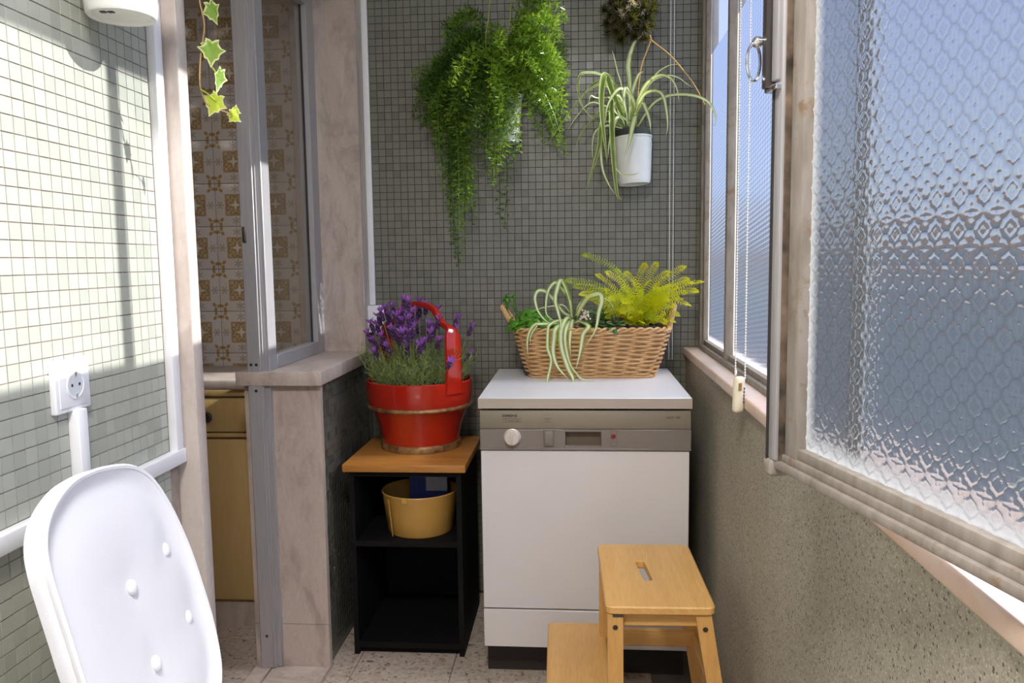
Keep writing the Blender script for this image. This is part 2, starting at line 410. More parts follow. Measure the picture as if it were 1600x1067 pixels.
M_KNOBDARK = simple('dark_bronze', (.05, .04, .035), .35, .4)
M_COUNTER = marble_mat('counter_stone', (.50, .42, .37), (.44, .36, .31), (.30, .24, .22), 7, .4)
M_WICKER = N('wicker'); _p = M_WICKER.obj(); _z = M_WICKER.noise(_p, 25, 4); _y = M_WICKER.noise(M_WICKER.mapped(_p, (1, 1, 9)), 60, 2)
M_WICKER = M_WICKER.end(M_WICKER.bsdf(M_WICKER.mix(M_WICKER.fr(_y, .35, .7, 0, .5), M_WICKER.mix(M_WICKER.fr(_z, .35, .65), (.66, .42, .20), (.54, .31, .13)), (.42, .22, .09)), .5))
M_CHAIN = simple('chain_plastic', (.86, .84, .78), .35, var=.02)
M_CREAM = simple('cream_plastic', (.74, .66, .50), .4, var=.04)
M_BLINDFABRIC = simple('blind_fabric', (.72, .68, .60), .85)
M_OUTWALL = simple('outdoor_render', (.44, .45, .44), .9)
M_ROOFTILE = simple('terracotta', (.70, .33, .17), .8)
# leaves
M_SPIDER_A = leafmat('spider_leaf_cream_middle', (.80, .82, .50), (.86, .86, .62), .4, .35, (.26, .38, .06), .45, .7)
M_SPIDER_B = leafmat('spider_leaf_green', (.10, .17, .035), (.17, .27, .06), .3, .35, (.62, .66, .22), .5, .8)
M_SPIDER_C = leafmat('spider_leaf_cream_margin', (.84, .84, .62), (.88, .88, .70), .35, .4, (.25, .38, .05), .35, .62)
M_STALK = leafmat('dry_stalk', (.62, .36, .11), (.70, .44, .18), .2)
M_ASP = leafmat('asparagus_needle', (.10, .24, .02), (.28, .44, .055), .38, .2)
M_ASP_SHADE = leafmat('asparagus_needle_shaded', (.028, .085, .012), (.08, .18, .022), .32, .28)  # darker needle copy: shade of the left and trailing fronds, put into colour
M_ASP_STEM = leafmat('asparagus_stem', (.32, .36, .05), (.42, .42, .08), .2)
M_FERN = leafmat('golden_fern', (.78, .80, .012), (.95, .86, .03), .6, .45)
M_FERN_G = leafmat('golden_fern_green', (.42, .52, .015), (.58, .64, .025), .45, .45)
M_PARSLEY = leafmat('parsley', (.07, .26, .02), (.14, .38, .04), .4, .4)
M_SUCC = leafmat('succulent', (.035, .085, .03), (.06, .14, .04), .12, .35)
M_PALEFLOWER = leafmat('pale_flower', (.80, .62, .52), (.85, .74, .66), .3, .5)
M_LAV_LEAF = leafmat('lavender_leaf', (.17, .25, .08), (.36, .43, .17), .35, .5)
M_LAV_STEM = leafmat('lavender_stem', (.22, .27, .08), (.30, .34, .12), .2)
M_LAV_SPIKE = leafmat('lavender_spike', (.07, .025, .09), (.12, .05, .15), .15, .6)
M_LAV_BRACT = leafmat('lavender_bract', (.30, .07, .52), (.46, .14, .66), .4, .5)
M_IVY = leafmat('ivy_leaf', (.13, .26, .07), (.22, .36, .06), .4, .35, (.74, .76, .38), .66, .86)
M_IVY_Y = leafmat('ivy_leaf_young', (.46, .60, .05), (.56, .66, .08), .5, .35, (.80, .80, .40), .68, .9)
M_IVY_STEM = leafmat('ivy_stem', (.34, .22, .12), (.42, .28, .12), .1)
M_SEMP = leafmat('houseleek', (.028, .042, .012), (.075, .035, .016), .15, .45)
M_SEMP_PALE = leafmat('houseleek_pale', (.62, .45, .30), (.80, .72, .60), .35, .6)

# glass
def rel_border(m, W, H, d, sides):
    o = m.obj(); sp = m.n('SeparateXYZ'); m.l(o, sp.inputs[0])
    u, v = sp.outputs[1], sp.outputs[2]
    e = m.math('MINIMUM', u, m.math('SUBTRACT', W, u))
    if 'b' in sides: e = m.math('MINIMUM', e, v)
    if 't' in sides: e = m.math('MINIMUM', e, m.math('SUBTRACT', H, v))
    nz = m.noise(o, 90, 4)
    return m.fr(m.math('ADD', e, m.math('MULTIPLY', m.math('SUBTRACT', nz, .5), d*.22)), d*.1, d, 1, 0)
def pattern_glass(name, W, H, border, scatter, clear, fine=None, tint=(.25, .285, .33), rough=.12, white=(.42, .43, .43), lobe=.25, ior=1.12, fwd=(.5, .5, .5), cap=.14, gior=1.35, relief=False, sides='bt'):
    """textured window glass: scattering + refracting + (partly) clear, lime deposits along the putty line"""
    m = N(name); nrm = None
    if fine:
        o = m.obj(); sp = m.n('SeparateXYZ'); m.l(o, sp.inputs[0]); k = 2*PI/fine
        h = m.math('ADD', m.math('SINE', m.math('MULTIPLY', sp.outputs[1], k*.5)), m.math('SINE', m.math('MULTIPLY', m.math('ADD', sp.outputs[2], m.math('MULTIPLY', sp.outputs[1], .12)), k)))
        nrm = m.bump(h, .35, .0007)
    rf = m.n('BsdfRefraction'); rf.inputs['Color'].default_value = (*tint, 1); rf.inputs['Roughness'].default_value = rough; rf.inputs['IOR'].default_value = ior
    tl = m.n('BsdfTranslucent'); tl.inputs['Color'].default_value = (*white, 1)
    tp = m.n('BsdfTransparent'); tp.inputs['Color'].default_value = (.68, .71, .75, 1)
    gl = m.n('BsdfGlossy'); gl.inputs['Roughness'].default_value = .12
    if relief:
        at = m.n('Attribute'); at.attribute_name = 'edge'
        m.l(m.mix(at.outputs['Fac'], tuple(x*1.12 for x in tint), tuple(x*.58 for x in tint)), rf.inputs['Color'])
    if fine: m.l(m.mix(m.fr(h, -1.2, 1.2), tuple(min(1, x*.55) for x in tint), tuple(min(1, x*1.45) for x in tint)), rf.inputs['Color'])
    if nrm: m.l(nrm, rf.inputs['Normal']); m.l(nrm, gl.inputs['Normal'])
    fw = m.n('BsdfRefraction'); fw.inputs['Color'].default_value = (*fwd, 1); fw.inputs['Roughness'].default_value = .6; fw.inputs['IOR'].default_value = 1.3
    rr = m.n('MixShader'); rr.inputs[0].default_value = lobe; m.l(rf.outputs[0], rr.inputs[1]); m.l(fw.outputs[0], rr.inputs[2])
    a = m.n('MixShader'); m.val(a.inputs[0], clear); m.l(rr.outputs[0], a.inputs[1]); m.l(tp.outputs[0], a.inputs[2])
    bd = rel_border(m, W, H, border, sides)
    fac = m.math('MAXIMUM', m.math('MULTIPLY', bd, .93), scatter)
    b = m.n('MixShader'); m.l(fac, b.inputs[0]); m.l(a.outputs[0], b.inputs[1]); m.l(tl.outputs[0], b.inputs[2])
    fr = m.n('Fresnel'); fr.inputs[0].default_value = gior
    if nrm: m.l(nrm, fr.inputs['Normal'])
    c = m.n('MixShader'); m.l(m.math('MINIMUM', m.math('MULTIPLY', fr.outputs[0], .8), cap), c.inputs[0]); m.l(b.outputs[0], c.inputs[1]); m.l(gl.outputs[0], c.inputs[2])
    return m.end(c.outputs[0])
def clear_glass():
    m = N('clear_glass'); tp = m.n('BsdfTransparent'); tp.inputs[0].default_value = (.86, .88, .86, 1)
    gl = m.n('BsdfGlossy'); gl.inputs['Roughness'].default_value = .03
    fr = m.n('Fresnel'); fr.inputs[0].default_value = 1.45
    x = m.n('MixShader'); m.l(m.math('MINIMUM', fr.outputs[0], .45), x.inputs[0]); m.l(tp.outputs[0], x.inputs[1]); m.l(gl.outputs[0], x.inputs[2])
    o = m.obj(); st = m.noise(m.mapped(o, (30, 30, 1.2)), 1.5, 3)
    d = m.n('BsdfTranslucent'); d.inputs[0].default_value = (.7, .7, .68, 1)
    y = m.n('MixShader'); m.l(m.fr(st, .55, .8, .03, .14), y.inputs[0]); m.l(x.outputs[0], y.inputs[1]); m.l(d.outputs[0], y.inputs[2])
    return m.end(y.outputs[0])
M_GLASS_CLEAR = clear_glass()

# measured leaf paths, frond tips and flower positions (metres)
SPIDER=[(0,0.0189,[(0.183,2.76,1.701),(0.177,2.752,1.825),(0.172,2.744,1.872),(0.182,2.74,1.919),(0.198,2.74,1.951),(0.221,2.74,1.969)]),(0,0.0067,[(0.161,2.76,1.724),(0.153,2.765,1.812),(0.139,2.77,1.863),(0.129,2.775,1.908),(0.121,2.78,1.934)]),(2,0.0045,[(0.202,2.77,1.669),(0.206,2.764,1.778),(0.216,2.758,1.869),(0.232,2.752,1.915),(0.246,2.746,1.953),(0.243,2.74,1.968)]),(2,0.0045,[(0.246,2.74,1.952),(0.299,2.715,1.901),(0.329,2.69,1.86),(0.374,2.665,1.793),(0.408,2.64,1.721)]),(0,0.0134,[(0.189,2.76,1.679),(0.204,2.733,1.756),(0.229,2.707,1.803),(0.264,2.68,1.823),(0.299,2.66,1.812),(0.318,2.64,1.776),(0.325,2.62,1.73)]),(0,0.0067,[(0.202,2.78,1.704),(0.229,2.772,1.795),(0.261,2.764,1.842),(0.293,2.756,1.866),(0.325,2.748,1.873),(0.351,2.74,1.867)]),(0,0.0078,[(0.206,2.76,1.722),(0.243,2.752,1.812),(0.297,2.744,1.837),(0.335,2.736,1.828),(0.361,2.728,1.806),(0.382,2.72,1.79)]),(0,0.0122,[(0.206,2.76,1.678),(0.242,2.73,1.732),(0.271,2.7,1.753),(0.316,2.67,1.76),(0.376,2.64,1.749),(0.416,2.63,1.727),(0.433,2.62,1.696),(0.437,2.61,1.669),(0.431,2.6,1.642)]),(0,0.0134,[(0.189,2.76,1.673),(0.198,2.731,1.728),(0.223,2.703,1.771),(0.258,2.674,1.774),(0.278,2.657,1.755),(0.288,2.651,1.711),(0.292,2.646,1.663),(0.287,2.64,1.625)]),(0,0.0156,[(0.189,2.76,1.668),(0.193,2.74,1.708),(0.216,2.72,1.745),(0.228,2.7,1.722),(0.238,2.68,1.681),(0.24,2.66,1.643)]),(0,0.0189,[(0.182,2.74,1.676),(0.193,2.7,1.701),(0.182,2.66,1.663),(0.172,2.66,1.615),(0.155,2.66,1.56)]),(1,0.0223,[(0.167,2.76,1.68),(0.148,2.726,1.718),(0.119,2.691,1.777),(0.094,2.657,1.827),(0.082,2.637,1.767),(0.084,2.631,1.682),(0.092,2.626,1.607),(0.098,2.62,1.546)]),(1,0.0089,[(0.16,2.74,1.698),(0.126,2.72,1.815),(0.081,2.7,1.838),(0.048,2.68,1.84),(0.016,2.66,1.831),(0.007,2.66,1.795),(0.015,2.66,1.747),(0.037,2.66,1.709),(0.072,2.66,1.676)]),(0,0.0134,[(0.177,2.74,1.698),(0.175,2.72,1.77),(0.147,2.7,1.791),(0.119,2.68,1.764),(0.099,2.66,1.718),(0.095,2.64,1.673)]),(0,0.0145,[(0.177,2.74,1.676),(0.164,2.72,1.695),(0.136,2.7,1.698),(0.119,2.68,1.657),(0.107,2.66,1.612),(0.101,2.64,1.561)]),(1,0.0189,[(0.16,2.74,1.698),(0.12,2.71,1.759),(0.116,2.68,1.689),(0.117,2.65,1.61),(0.123,2.65,1.525),(0.133,2.65,1.444),(0.15,2.65,1.43)]),(1,0.0156,[(0.16,2.74,1.676),(0.104,2.724,1.719),(0.081,2.708,1.663),(0.075,2.692,1.606),(0.053,2.676,1.529),(0.03,2.66,1.458)]),(1,0.0078,[(0.168,2.78,1.705),(0.14,2.777,1.771),(0.084,2.773,1.833),(0.039,2.77,1.8),(0.01,2.767,1.768),(-0.052,2.763,1.691),(-0.086,2.76,1.642)]),(0,0.0078,[(0.168,2.78,1.694),(0.15,2.768,1.736),(0.1,2.756,1.747),(0.049,2.744,1.757),(-0.001,2.732,1.707),(-0.032,2.72,1.656)]),(0,0.0078,[(0.154,2.74,1.677),(0.104,2.732,1.693),(0.076,2.724,1.671),(0.057,2.716,1.643),(0.054,2.708,1.587),(0.06,2.7,1.553)]),(0,0.0111,[(0.154,2.74,1.671),(0.093,2.724,1.676),(0.081,2.708,1.619),(0.086,2.692,1.535),(0.107,2.676,1.479),(0.126,2.66,1.448)]),(0,0.0067,[(0.123,2.67,1.543),(0.129,2.662,1.531),(0.15,2.655,1.511),(0.182,2.648,1.508),(0.203,2.64,1.514)]),(0,0.0122,[(0.189,2.76,1.69),(0.193,2.736,1.746),(0.166,2.712,1.796),(0.157,2.688,1.754),(0.164,2.664,1.696),(0.162,2.64,1.66)]),(0,0.0145,[(0.189,2.76,1.701),(0.183,2.753,1.771),(0.204,2.747,1.839),(0.223,2.74,1.852)]),(1,0.0134,[(0.172,2.76,1.69),(0.156,2.767,1.747),(0.123,2.773,1.831),(0.118,2.78,1.86)]),(1,0.01,[(0.173,2.77,1.681),(0.166,2.756,1.723),(0.132,2.742,1.787),(0.082,2.728,1.812),(0.038,2.714,1.789),(0.01,2.7,1.755)]),(1,0.0067,[(0.162,2.78,1.683),(0.1,2.775,1.739),(0.055,2.77,1.706),(0.015,2.765,1.657),(-0.008,2.76,1.59)]),(0,0.0089,[(0.177,2.75,1.678),(0.16,2.736,1.741),(0.126,2.722,1.766),(0.071,2.708,1.765),(0.048,2.694,1.769),(0.04,2.68,1.729)]),(0,0.0111,[(0.183,2.75,1.677),(0.154,2.732,1.757),(0.134,2.714,1.77),(0.125,2.696,1.724),(0.151,2.678,1.688),(0.158,2.66,1.664)])]
BASKET_SPIDER=[(0.0117,[(-0.017,2.66,1.055),(-0.021,2.65,1.088),(-0.03,2.64,1.12),(-0.057,2.63,1.153),(-0.072,2.62,1.164),(-0.092,2.61,1.14),(-0.1,2.6,1.1),(-0.097,2.59,1.061),(-0.061,2.58,1.034)]),(0.0117,[(-0.017,2.66,1.051),(-0.044,2.649,1.065),(-0.08,2.638,1.112),(-0.102,2.626,1.135),(-0.126,2.615,1.138),(-0.136,2.604,1.114),(-0.126,2.592,1.074),(-0.101,2.581,1.043),(-0.074,2.57,1.034)]),(0.0135,[(-0.017,2.66,1.046),(-0.025,2.634,1.112),(-0.049,2.615,1.171),(-0.063,2.598,1.145),(-0.069,2.582,1.106),(-0.06,2.567,1.071),(-0.051,2.55,1.028),(-0.063,2.546,0.975)]),(0.0099,[(-0.049,2.6,1.171),(-0.038,2.62,1.148),(-0.023,2.64,1.098),(-0.012,2.66,1.064)]),(0.0099,[(-0.021,2.66,1.037),(-0.061,2.598,1.042),(-0.087,2.55,1.032),(-0.093,2.546,1.011),(-0.094,2.542,0.958),(-0.083,2.538,0.918),(-0.096,2.534,0.852),(-0.09,2.53,0.848),(-0.03,2.526,0.84),(-0.017,2.522,0.854)]),(0.0152,[(-0.021,2.66,1.032),(-0.065,2.55,1.023),(-0.074,2.546,0.984),(-0.076,2.542,0.94),(-0.061,2.538,0.896),(-0.026,2.534,0.857)]),(0.0152,[(-0.012,2.66,1.028),(-0.03,2.598,1.051),(-0.049,2.55,1.019),(-0.05,2.546,0.962),(-0.03,2.542,0.896),(-0.017,2.538,0.869),(-0.013,2.534,0.852),(-0.026,2.53,0.841)]),(0.0126,[(-0.008,2.66,1.032),(-0.025,2.598,1.037),(-0.038,2.55,1.001),(-0.034,2.546,0.948),(-0.017,2.542,0.895),(0.022,2.538,0.852)]),(0.0108,[(-0.008,2.66,1.037),(-0.016,2.598,1.037),(-0.023,2.55,0.983),(-0.021,2.546,0.931)]),(0.0054,[(-0.009,2.66,0.88),(0.0,2.55,0.868),(0.027,2.546,0.855),(0.062,2.542,0.855)]),(0.0099,[(-0.035,2.66,1.028),(-0.113,2.55,1.035),(-0.135,2.546,1.033),(-0.153,2.542,1.007),(-0.159,2.538,0.968),(-0.155,2.534,0.924)]),(0.0063,[(-0.035,2.66,1.032),(-0.115,2.598,1.032),(-0.135,2.55,1.019),(-0.149,2.546,0.993),(-0.149,2.542,0.969)]),(0.0152,[(0.001,2.66,1.037),(0.036,2.55,1.027),(0.019,2.546,1.001),(0.01,2.542,0.949),(-0.004,2.538,0.892)]),(0.0161,[(-0.003,2.66,1.046),(0.011,2.634,1.079),(0.038,2.615,1.116),(0.073,2.598,1.126),(0.08,2.582,1.104),(0.07,2.567,1.07),(0.058,2.55,1.014),(0.027,2.546,0.964)]),(0.0072,[(-0.003,2.66,1.055),(0.006,2.648,1.088),(0.043,2.636,1.122),(0.08,2.624,1.117),(0.107,2.612,1.099),(0.121,2.6,1.072)]),(0.0054,[(-0.017,2.66,1.055),(-0.044,2.65,1.088),(-0.071,2.64,1.088),(-0.116,2.63,1.081),(-0.157,2.62,1.068)])]
FERN_TIPS=[(0.015,2.72,1.254),(-0.044,2.629,1.167),(-0.013,2.652,1.149),(0.06,2.621,1.187),(0.091,2.619,1.197),(0.126,2.72,1.205),(0.157,2.698,1.195),(0.233,2.72,1.221),(0.271,2.72,1.225),(0.305,2.67,1.193),(0.364,2.72,1.211),(0.411,2.639,1.161),(0.387,2.591,1.13),(0.37,2.638,1.083),(0.326,2.617,1.142),(0.292,2.68,1.119),(0.204,2.617,1.144),(0.1,2.587,1.105),(0.06,2.632,1.113),(0.359,2.604,1.171),(0.376,2.613,1.158),(0.252,2.692,1.098),(0.203,2.601,1.062),(0.287,2.623,1.056),(0.176,2.661,1.079),(0.029,2.696,1.132),(0.007,2.587,1.126),(0.143,2.639,1.144),(0.182,2.607,1.165),(0.231,2.586,1.165),(0.264,2.607,1.154),(0.301,2.58,1.154),(0.334,2.649,1.11),(0.314,2.596,1.082),(0.227,2.642,1.063),(0.14,2.578,1.064),(0.089,2.586,1.064),(0.125,2.687,1.117),(0.262,2.682,1.052),(0.197,2.672,1.11),(0.291,2.574,1.104),(0.175,2.643,1.038)]
LAVENDER=[(-0.565,2.58,1.121),(-0.639,2.632,1.089),(-0.607,2.599,1.097),(-0.578,2.618,1.081),(-0.664,2.624,1.062),(-0.681,2.586,1.043),(-0.694,2.587,1.008),(-0.596,2.535,1.021),(-0.631,2.571,0.971),(-0.534,2.694,1.109),(-0.525,2.521,1.083),(-0.467,2.667,1.083),(-0.443,2.542,1.057),(-0.471,2.526,1.043),(-0.524,2.507,1.032),(-0.534,2.496,1.021),(-0.488,2.507,0.989),(-0.497,2.492,0.978),(-0.44,2.52,0.991),(-0.467,2.514,1.016),(-0.401,2.666,1.051),(-0.399,2.633,1.021),(-0.354,2.695,1.019),(-0.355,2.673,0.929),(-0.392,2.46,0.927),(-0.57,2.565,1.053),(-0.629,2.627,1.068),(-0.536,2.699,1.085),(-0.648,2.599,1.08),(-0.537,2.52,1.117),(-0.508,2.663,1.097),(-0.583,2.584,1.07),(-0.483,2.675,1.018)]
ASPARAGUS=[(-0.438,2.709,1.974),(-0.443,2.729,2.019),(-0.434,2.732,1.92),(-0.423,2.702,1.966),(-0.404,2.705,1.951),(-0.406,2.701,1.914),(-0.416,2.679,1.932),(-0.43,2.702,1.911),(-0.408,2.693,2.01),(-0.46,2.759,1.897),(-0.451,2.76,1.887),(-0.476,2.716,1.723),(-0.426,2.664,1.698),(-0.567,2.814,1.743),(-0.52,2.755,1.788),(-0.499,2.71,1.801),(-0.491,2.708,1.743),(-0.483,2.664,1.691),(-0.458,2.71,1.707),(-0.516,2.698,1.69),(-0.534,2.772,1.797),(-0.537,2.713,1.814),(-0.424,2.797,1.798),(-0.535,2.764,1.82),(-0.4,2.696,1.774),(-0.53,2.691,1.757),(-0.414,2.689,1.677),(-0.518,2.763,1.699),(-0.41,2.681,1.798),(-0.505,2.703,1.693),(-0.497,2.727,1.792),(-0.334,2.605,1.638),(-0.428,2.721,1.653),(-0.237,2.732,1.757),(-0.245,2.699,1.795),(-0.26,2.663,1.698),(-0.356,2.616,1.757),(-0.4,2.626,1.71),(-0.269,2.725,1.837),(-0.294,2.723,1.654),(-0.24,2.582,1.701),(-0.272,2.628,1.791),(-0.291,2.646,1.724),(-0.238,2.635,1.703),(-0.371,2.656,1.659),(-0.264,2.612,1.752),(-0.311,2.607,1.659),(-0.274,2.709,1.652),(-0.262,2.681,1.835),(-0.249,2.623,1.814),(-0.365,2.648,1.726),(-0.319,2.58,1.663),(-0.397,2.6,1.798),(-0.213,2.774,1.737),(-0.2,2.677,1.869),(-0.156,2.736,1.93),(-0.097,2.654,1.904),(-0.152,2.72,1.997),(-0.071,2.634,1.892),(-0.184,2.729,1.922),(-0.061,2.764,1.924),(-0.091,2.687,1.89),(-0.118,2.696,1.807),(-0.077,2.664,1.875),(-0.108,2.633,1.796),(-0.136,2.778,1.915),(-0.029,2.782,1.929),(-0.058,2.704,1.946),(-0.198,2.739,1.783),(-0.04,2.74,1.785),(-0.068,2.639,1.837),(-0.096,2.646,2.011),(-0.059,2.637,1.995),(-0.197,2.652,1.745),(-0.211,2.642,1.755),(-0.049,2.771,1.83),(-0.026,2.764,1.859),(-0.214,2.712,1.793),(-0.074,2.755,2.01),(-0.028,2.678,2.001),(-0.104,2.664,1.761),(-0.184,2.731,1.961),(-0.065,2.686,1.901),(-0.137,2.695,1.919),(-0.209,2.795,1.897),(-0.133,2.649,1.784),(-0.08,2.741,1.798),(-0.09,2.657,1.794),(-0.033,2.592,1.841),(-0.057,2.642,1.707),(-0.099,2.602,1.739),(-0.125,2.65,1.848),(-0.119,2.663,1.844),(-0.026,2.665,1.83),(-0.105,2.65,1.722),(-0.122,2.583,1.829),(-0.093,2.601,1.801),(-0.113,2.673,1.829),(-0.144,2.638,1.695),(-0.179,2.7,1.885),(-0.135,2.658,1.859),(-0.154,2.648,1.809),(-0.152,2.656,1.794),(-0.248,2.686,1.921),(-0.166,2.702,1.804),(-0.24,2.631,1.915),(-0.258,2.703,1.849),(-0.122,2.704,1.918),(-0.232,2.687,1.891),(-0.276,2.7,1.949),(-0.235,2.67,1.897),(-0.16,2.64,1.943),(-0.204,2.625,1.865),(-0.246,2.639,1.55),(-0.25,2.627,1.667),(-0.235,2.689,1.678),(-0.194,2.694,1.68),(-0.285,2.676,1.581),(-0.297,2.665,1.594),(-0.211,2.675,1.653),(-0.184,2.654,1.591),(-0.324,2.635,1.617),(-0.225,2.657,1.591),(-0.121,2.708,1.911),(-0.122,2.712,1.862),(-0.127,2.64,1.837),(-0.102,2.704,1.894),(-0.071,2.684,1.903),(-0.1,2.63,1.983),(-0.051,2.696,1.884),(-0.046,2.657,1.953),(-0.092,2.626,1.845),(-0.079,2.728,1.996),(-0.529,2.74,1.809),(-0.514,2.735,1.715),(-0.483,2.727,1.851),(-0.558,2.778,1.865),(-0.492,2.719,1.835),(-0.534,2.782,1.73),(-0.032,2.575,1.725),(-0.055,2.613,1.789),(-0.043,2.585,1.781),(-0.03,2.64,1.816),(-0.023,2.598,1.68),(-0.045,2.623,1.736),(-0.035,2.764,1.596),(-0.044,2.788,1.631),(-0.053,2.802,1.708),(-0.059,2.782,1.629),(-0.074,2.782,1.676),(-0.107,2.792,1.631),(-0.076,2.817,1.623)]
ASPARAGUS_TRAIL=[(-0.357,2.743,1.467),(-0.382,2.709,1.493),(-0.429,2.723,1.491),(-0.354,2.75,1.416),(-0.38,2.749,1.483),(-0.391,2.737,1.354),(-0.376,2.745,1.411),(-0.351,2.715,1.363),(-0.366,2.689,1.422),(-0.446,2.696,1.481),(-0.44,2.736,1.425),(-0.396,2.732,1.436),(-0.426,2.741,1.378),(-0.414,2.752,1.477),(-0.372,2.71,1.443),(-0.394,2.698,1.34),(-0.4,2.7,1.225),(-0.411,2.72,1.256),(-0.387,2.7,1.244),(-0.419,2.72,1.299),(-0.299,2.743,1.542),(-0.278,2.696,1.494),(-0.271,2.712,1.544),(-0.273,2.689,1.566),(-0.274,2.685,1.488),(-0.294,2.713,1.498),(-0.211,2.712,1.563),(-0.252,2.757,1.574),(-0.242,2.7,1.349),(-0.258,2.7,1.382),(-0.476,2.74,1.625),(-0.462,2.74,1.61),(-0.455,2.74,1.571),(-0.481,2.74,1.634)]

# ------------------------------------------------------------------ the setting
XL, YB, YE = -.812, 2.87, 1.503          # left wall plane, back wall plane, end of the left wall
XR, XW = .385, .445                      # right wall face, window plane
ZC = 2.56
P = .0255                                # mosaic pitch

def inst(src, loc, parent, rot=None):
    o = src.copy(); COL.objects.link(o); o.parent = parent; o.location = Vector(loc)-abs_loc(parent)
    if rot: o.rotation_euler = rot
    return o
def mosaic(parent, cols, rows, place, key, outward, limit=300, mat=None):
    mat = mat or M_MOSAIC
    """square glazed tiles; place(i,j) -> world centre on the grout face, key(i,j) small for those that show largest"""
    h = P/2-.0006; t = .0015
    def tile_mb(mb, c, jit):
        # a small frustum whose face looks along 'outward' (a unit axis), tilted a trifle
        n = Vector(outward); a = Vector((0,0,1)); b = a.cross(n)
        q = lambda s, u, v, d: c+b*u*s+a*v*s+n*(d+jit[0]*u+jit[1]*v)
        lo = [q(1, u, v, -.001) for u, v in ((-h,-h),(h,-h),(h,h),(-h,h))]
        hi = [q(.965, u, v, t) for u, v in ((-h,-h),(h,-h),(h,h),(-h,h))]
        mb._add(lo+hi, [(4,5,6,7)]+[(k,(k+1)%4,4+(k+1)%4,4+k) for k in range(4)])
    cells = sorted(((key(i, j), i, j) for i in range(cols) for j in range(rows)))
    near = [(i, j) for k, i, j in cells[:limit] if k < 1e8]; rest = [(i, j) for k, i, j in cells[len(near):]]
    src = []
    for k, (i, j) in enumerate(near):
        c = Vector(place(i, j))
        if k < 6:
            mb = MB(); tile_mb(mb, Vector((0,0,0)), (random.uniform(-.02,.02), random.uniform(-.02,.02)))
            o = mb.build('tile', mat, parent, at=c); src.append(o)
        else: inst(src[k % 6], c, parent)
    mb = MB()
    for i, j in rest:
        tile_mb(mb, Vector(place(i, j)), (random.uniform(-.02,.02), random.uniform(-.02,.02)))
    stuff(mb.build('far_tiles', mat, parent))

# left wall: mosaic from behind the camera up to the door jamb
wl = struct(MB().box(XL-.16, XL, -1.2, YE+.035, 0, ZC).build('wall_left', M_GROUT))
nc = int((YE+.5)/P); nr = int(ZC/P)
Z0 = 1.583-62*P
def kl(i, j):
    y = YE-(i+.5)*P; z = Z0+(j+.5)*P
    return 1e9 if (z > 1.75 or z < .62 or y < .86 or (z < .9 and y < 1.32)) else y*1.0+abs(z-1.25)*.12
mosaic(wl, nc, nr, lambda i, j: (XL, YE-(i+.5)*P, Z0+(j+.5)*P), kl, (1, 0, 0))
# back wall
wb = struct(MB().box(-.80, XW+.015, YB, YB+.14, 0, ZC).build('wall_back', M_GROUT_DARK))
nc = int((XW+.76)/P); 
def kb(i, j):
    x = -.755+(i+.5)*P; z = (j+.5)*P+.008
    return 1e9 if (z < 1.12 or z > 2.1 or x > .28 or (-.45 < x < -.02 and 1.35 < z)) else abs(x+.2)+abs(z-1.35)*.7
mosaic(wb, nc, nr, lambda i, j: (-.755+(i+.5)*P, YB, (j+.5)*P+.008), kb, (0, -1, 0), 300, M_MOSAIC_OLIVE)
# the low wall under the kitchen window, mosaic on the balcony side
XP = -.768
wp = struct(MB().box(-.985, XP, 2.30, YB, 0, .882).build('wall_inner', M_GROUT_DARK))
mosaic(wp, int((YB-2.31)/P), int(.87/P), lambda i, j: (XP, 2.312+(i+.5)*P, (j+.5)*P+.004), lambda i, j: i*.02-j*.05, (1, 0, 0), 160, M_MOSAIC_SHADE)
# wall above the kitchen window
struct(MB().box(-.985, -.75, 2.25, YB, 2.17, ZC).build('wall_header', M_PLASTER))
struct(MB().box(-.985, XL, YE+.035, 2.25, 2.17, ZC).build('wall_header', M_PLASTER))
# right wall with washed grit, lintel above
struct(MB().box(XR, XW+.14, -1.2, YB, 0, .884).box(XR, XW+.03, -1.2, YB, .884, .897).build('wall_right', M_GRIT))
struct(MB().box(XW-.02, XW+.03, -1.2, YB, 2.488, ZC).build('wall_lintel', M_PLASTER))
struct(MB().box(XL-.16, XW+.14, -1.34, -1.2, 0, ZC).build('wall_front', M_PLASTER))
struct(MB().box(-3.2, XW+.03, -1.34, YB+.14, ZC, ZC+.12).build('ceiling', M_PLASTER))

# floor slabs with recessed joints
fl = struct(MB().box(-3.2, XW+.14, -1.34, YB+.14, -.06, -.003).build('floor', M_JOINT))
slab = None; S = .30
for i in range(-11, 2):
    for j in range(-5, 10):
        x0 = -.385+i*S; y0 = .075+j*S
        if x0 > XR or y0 > YB: continue
        c = (x0+S/2, y0+S/2, 0)
        if slab is None:
            slab = MB().bbox(-S/2+.0012, S/2-.0012, -S/2+.0012, S/2-.0012, -.02, 0, .0012, 1).build('floor_tile', M_FLOOR, fl, at=c)
        else: inst(slab, c, fl)

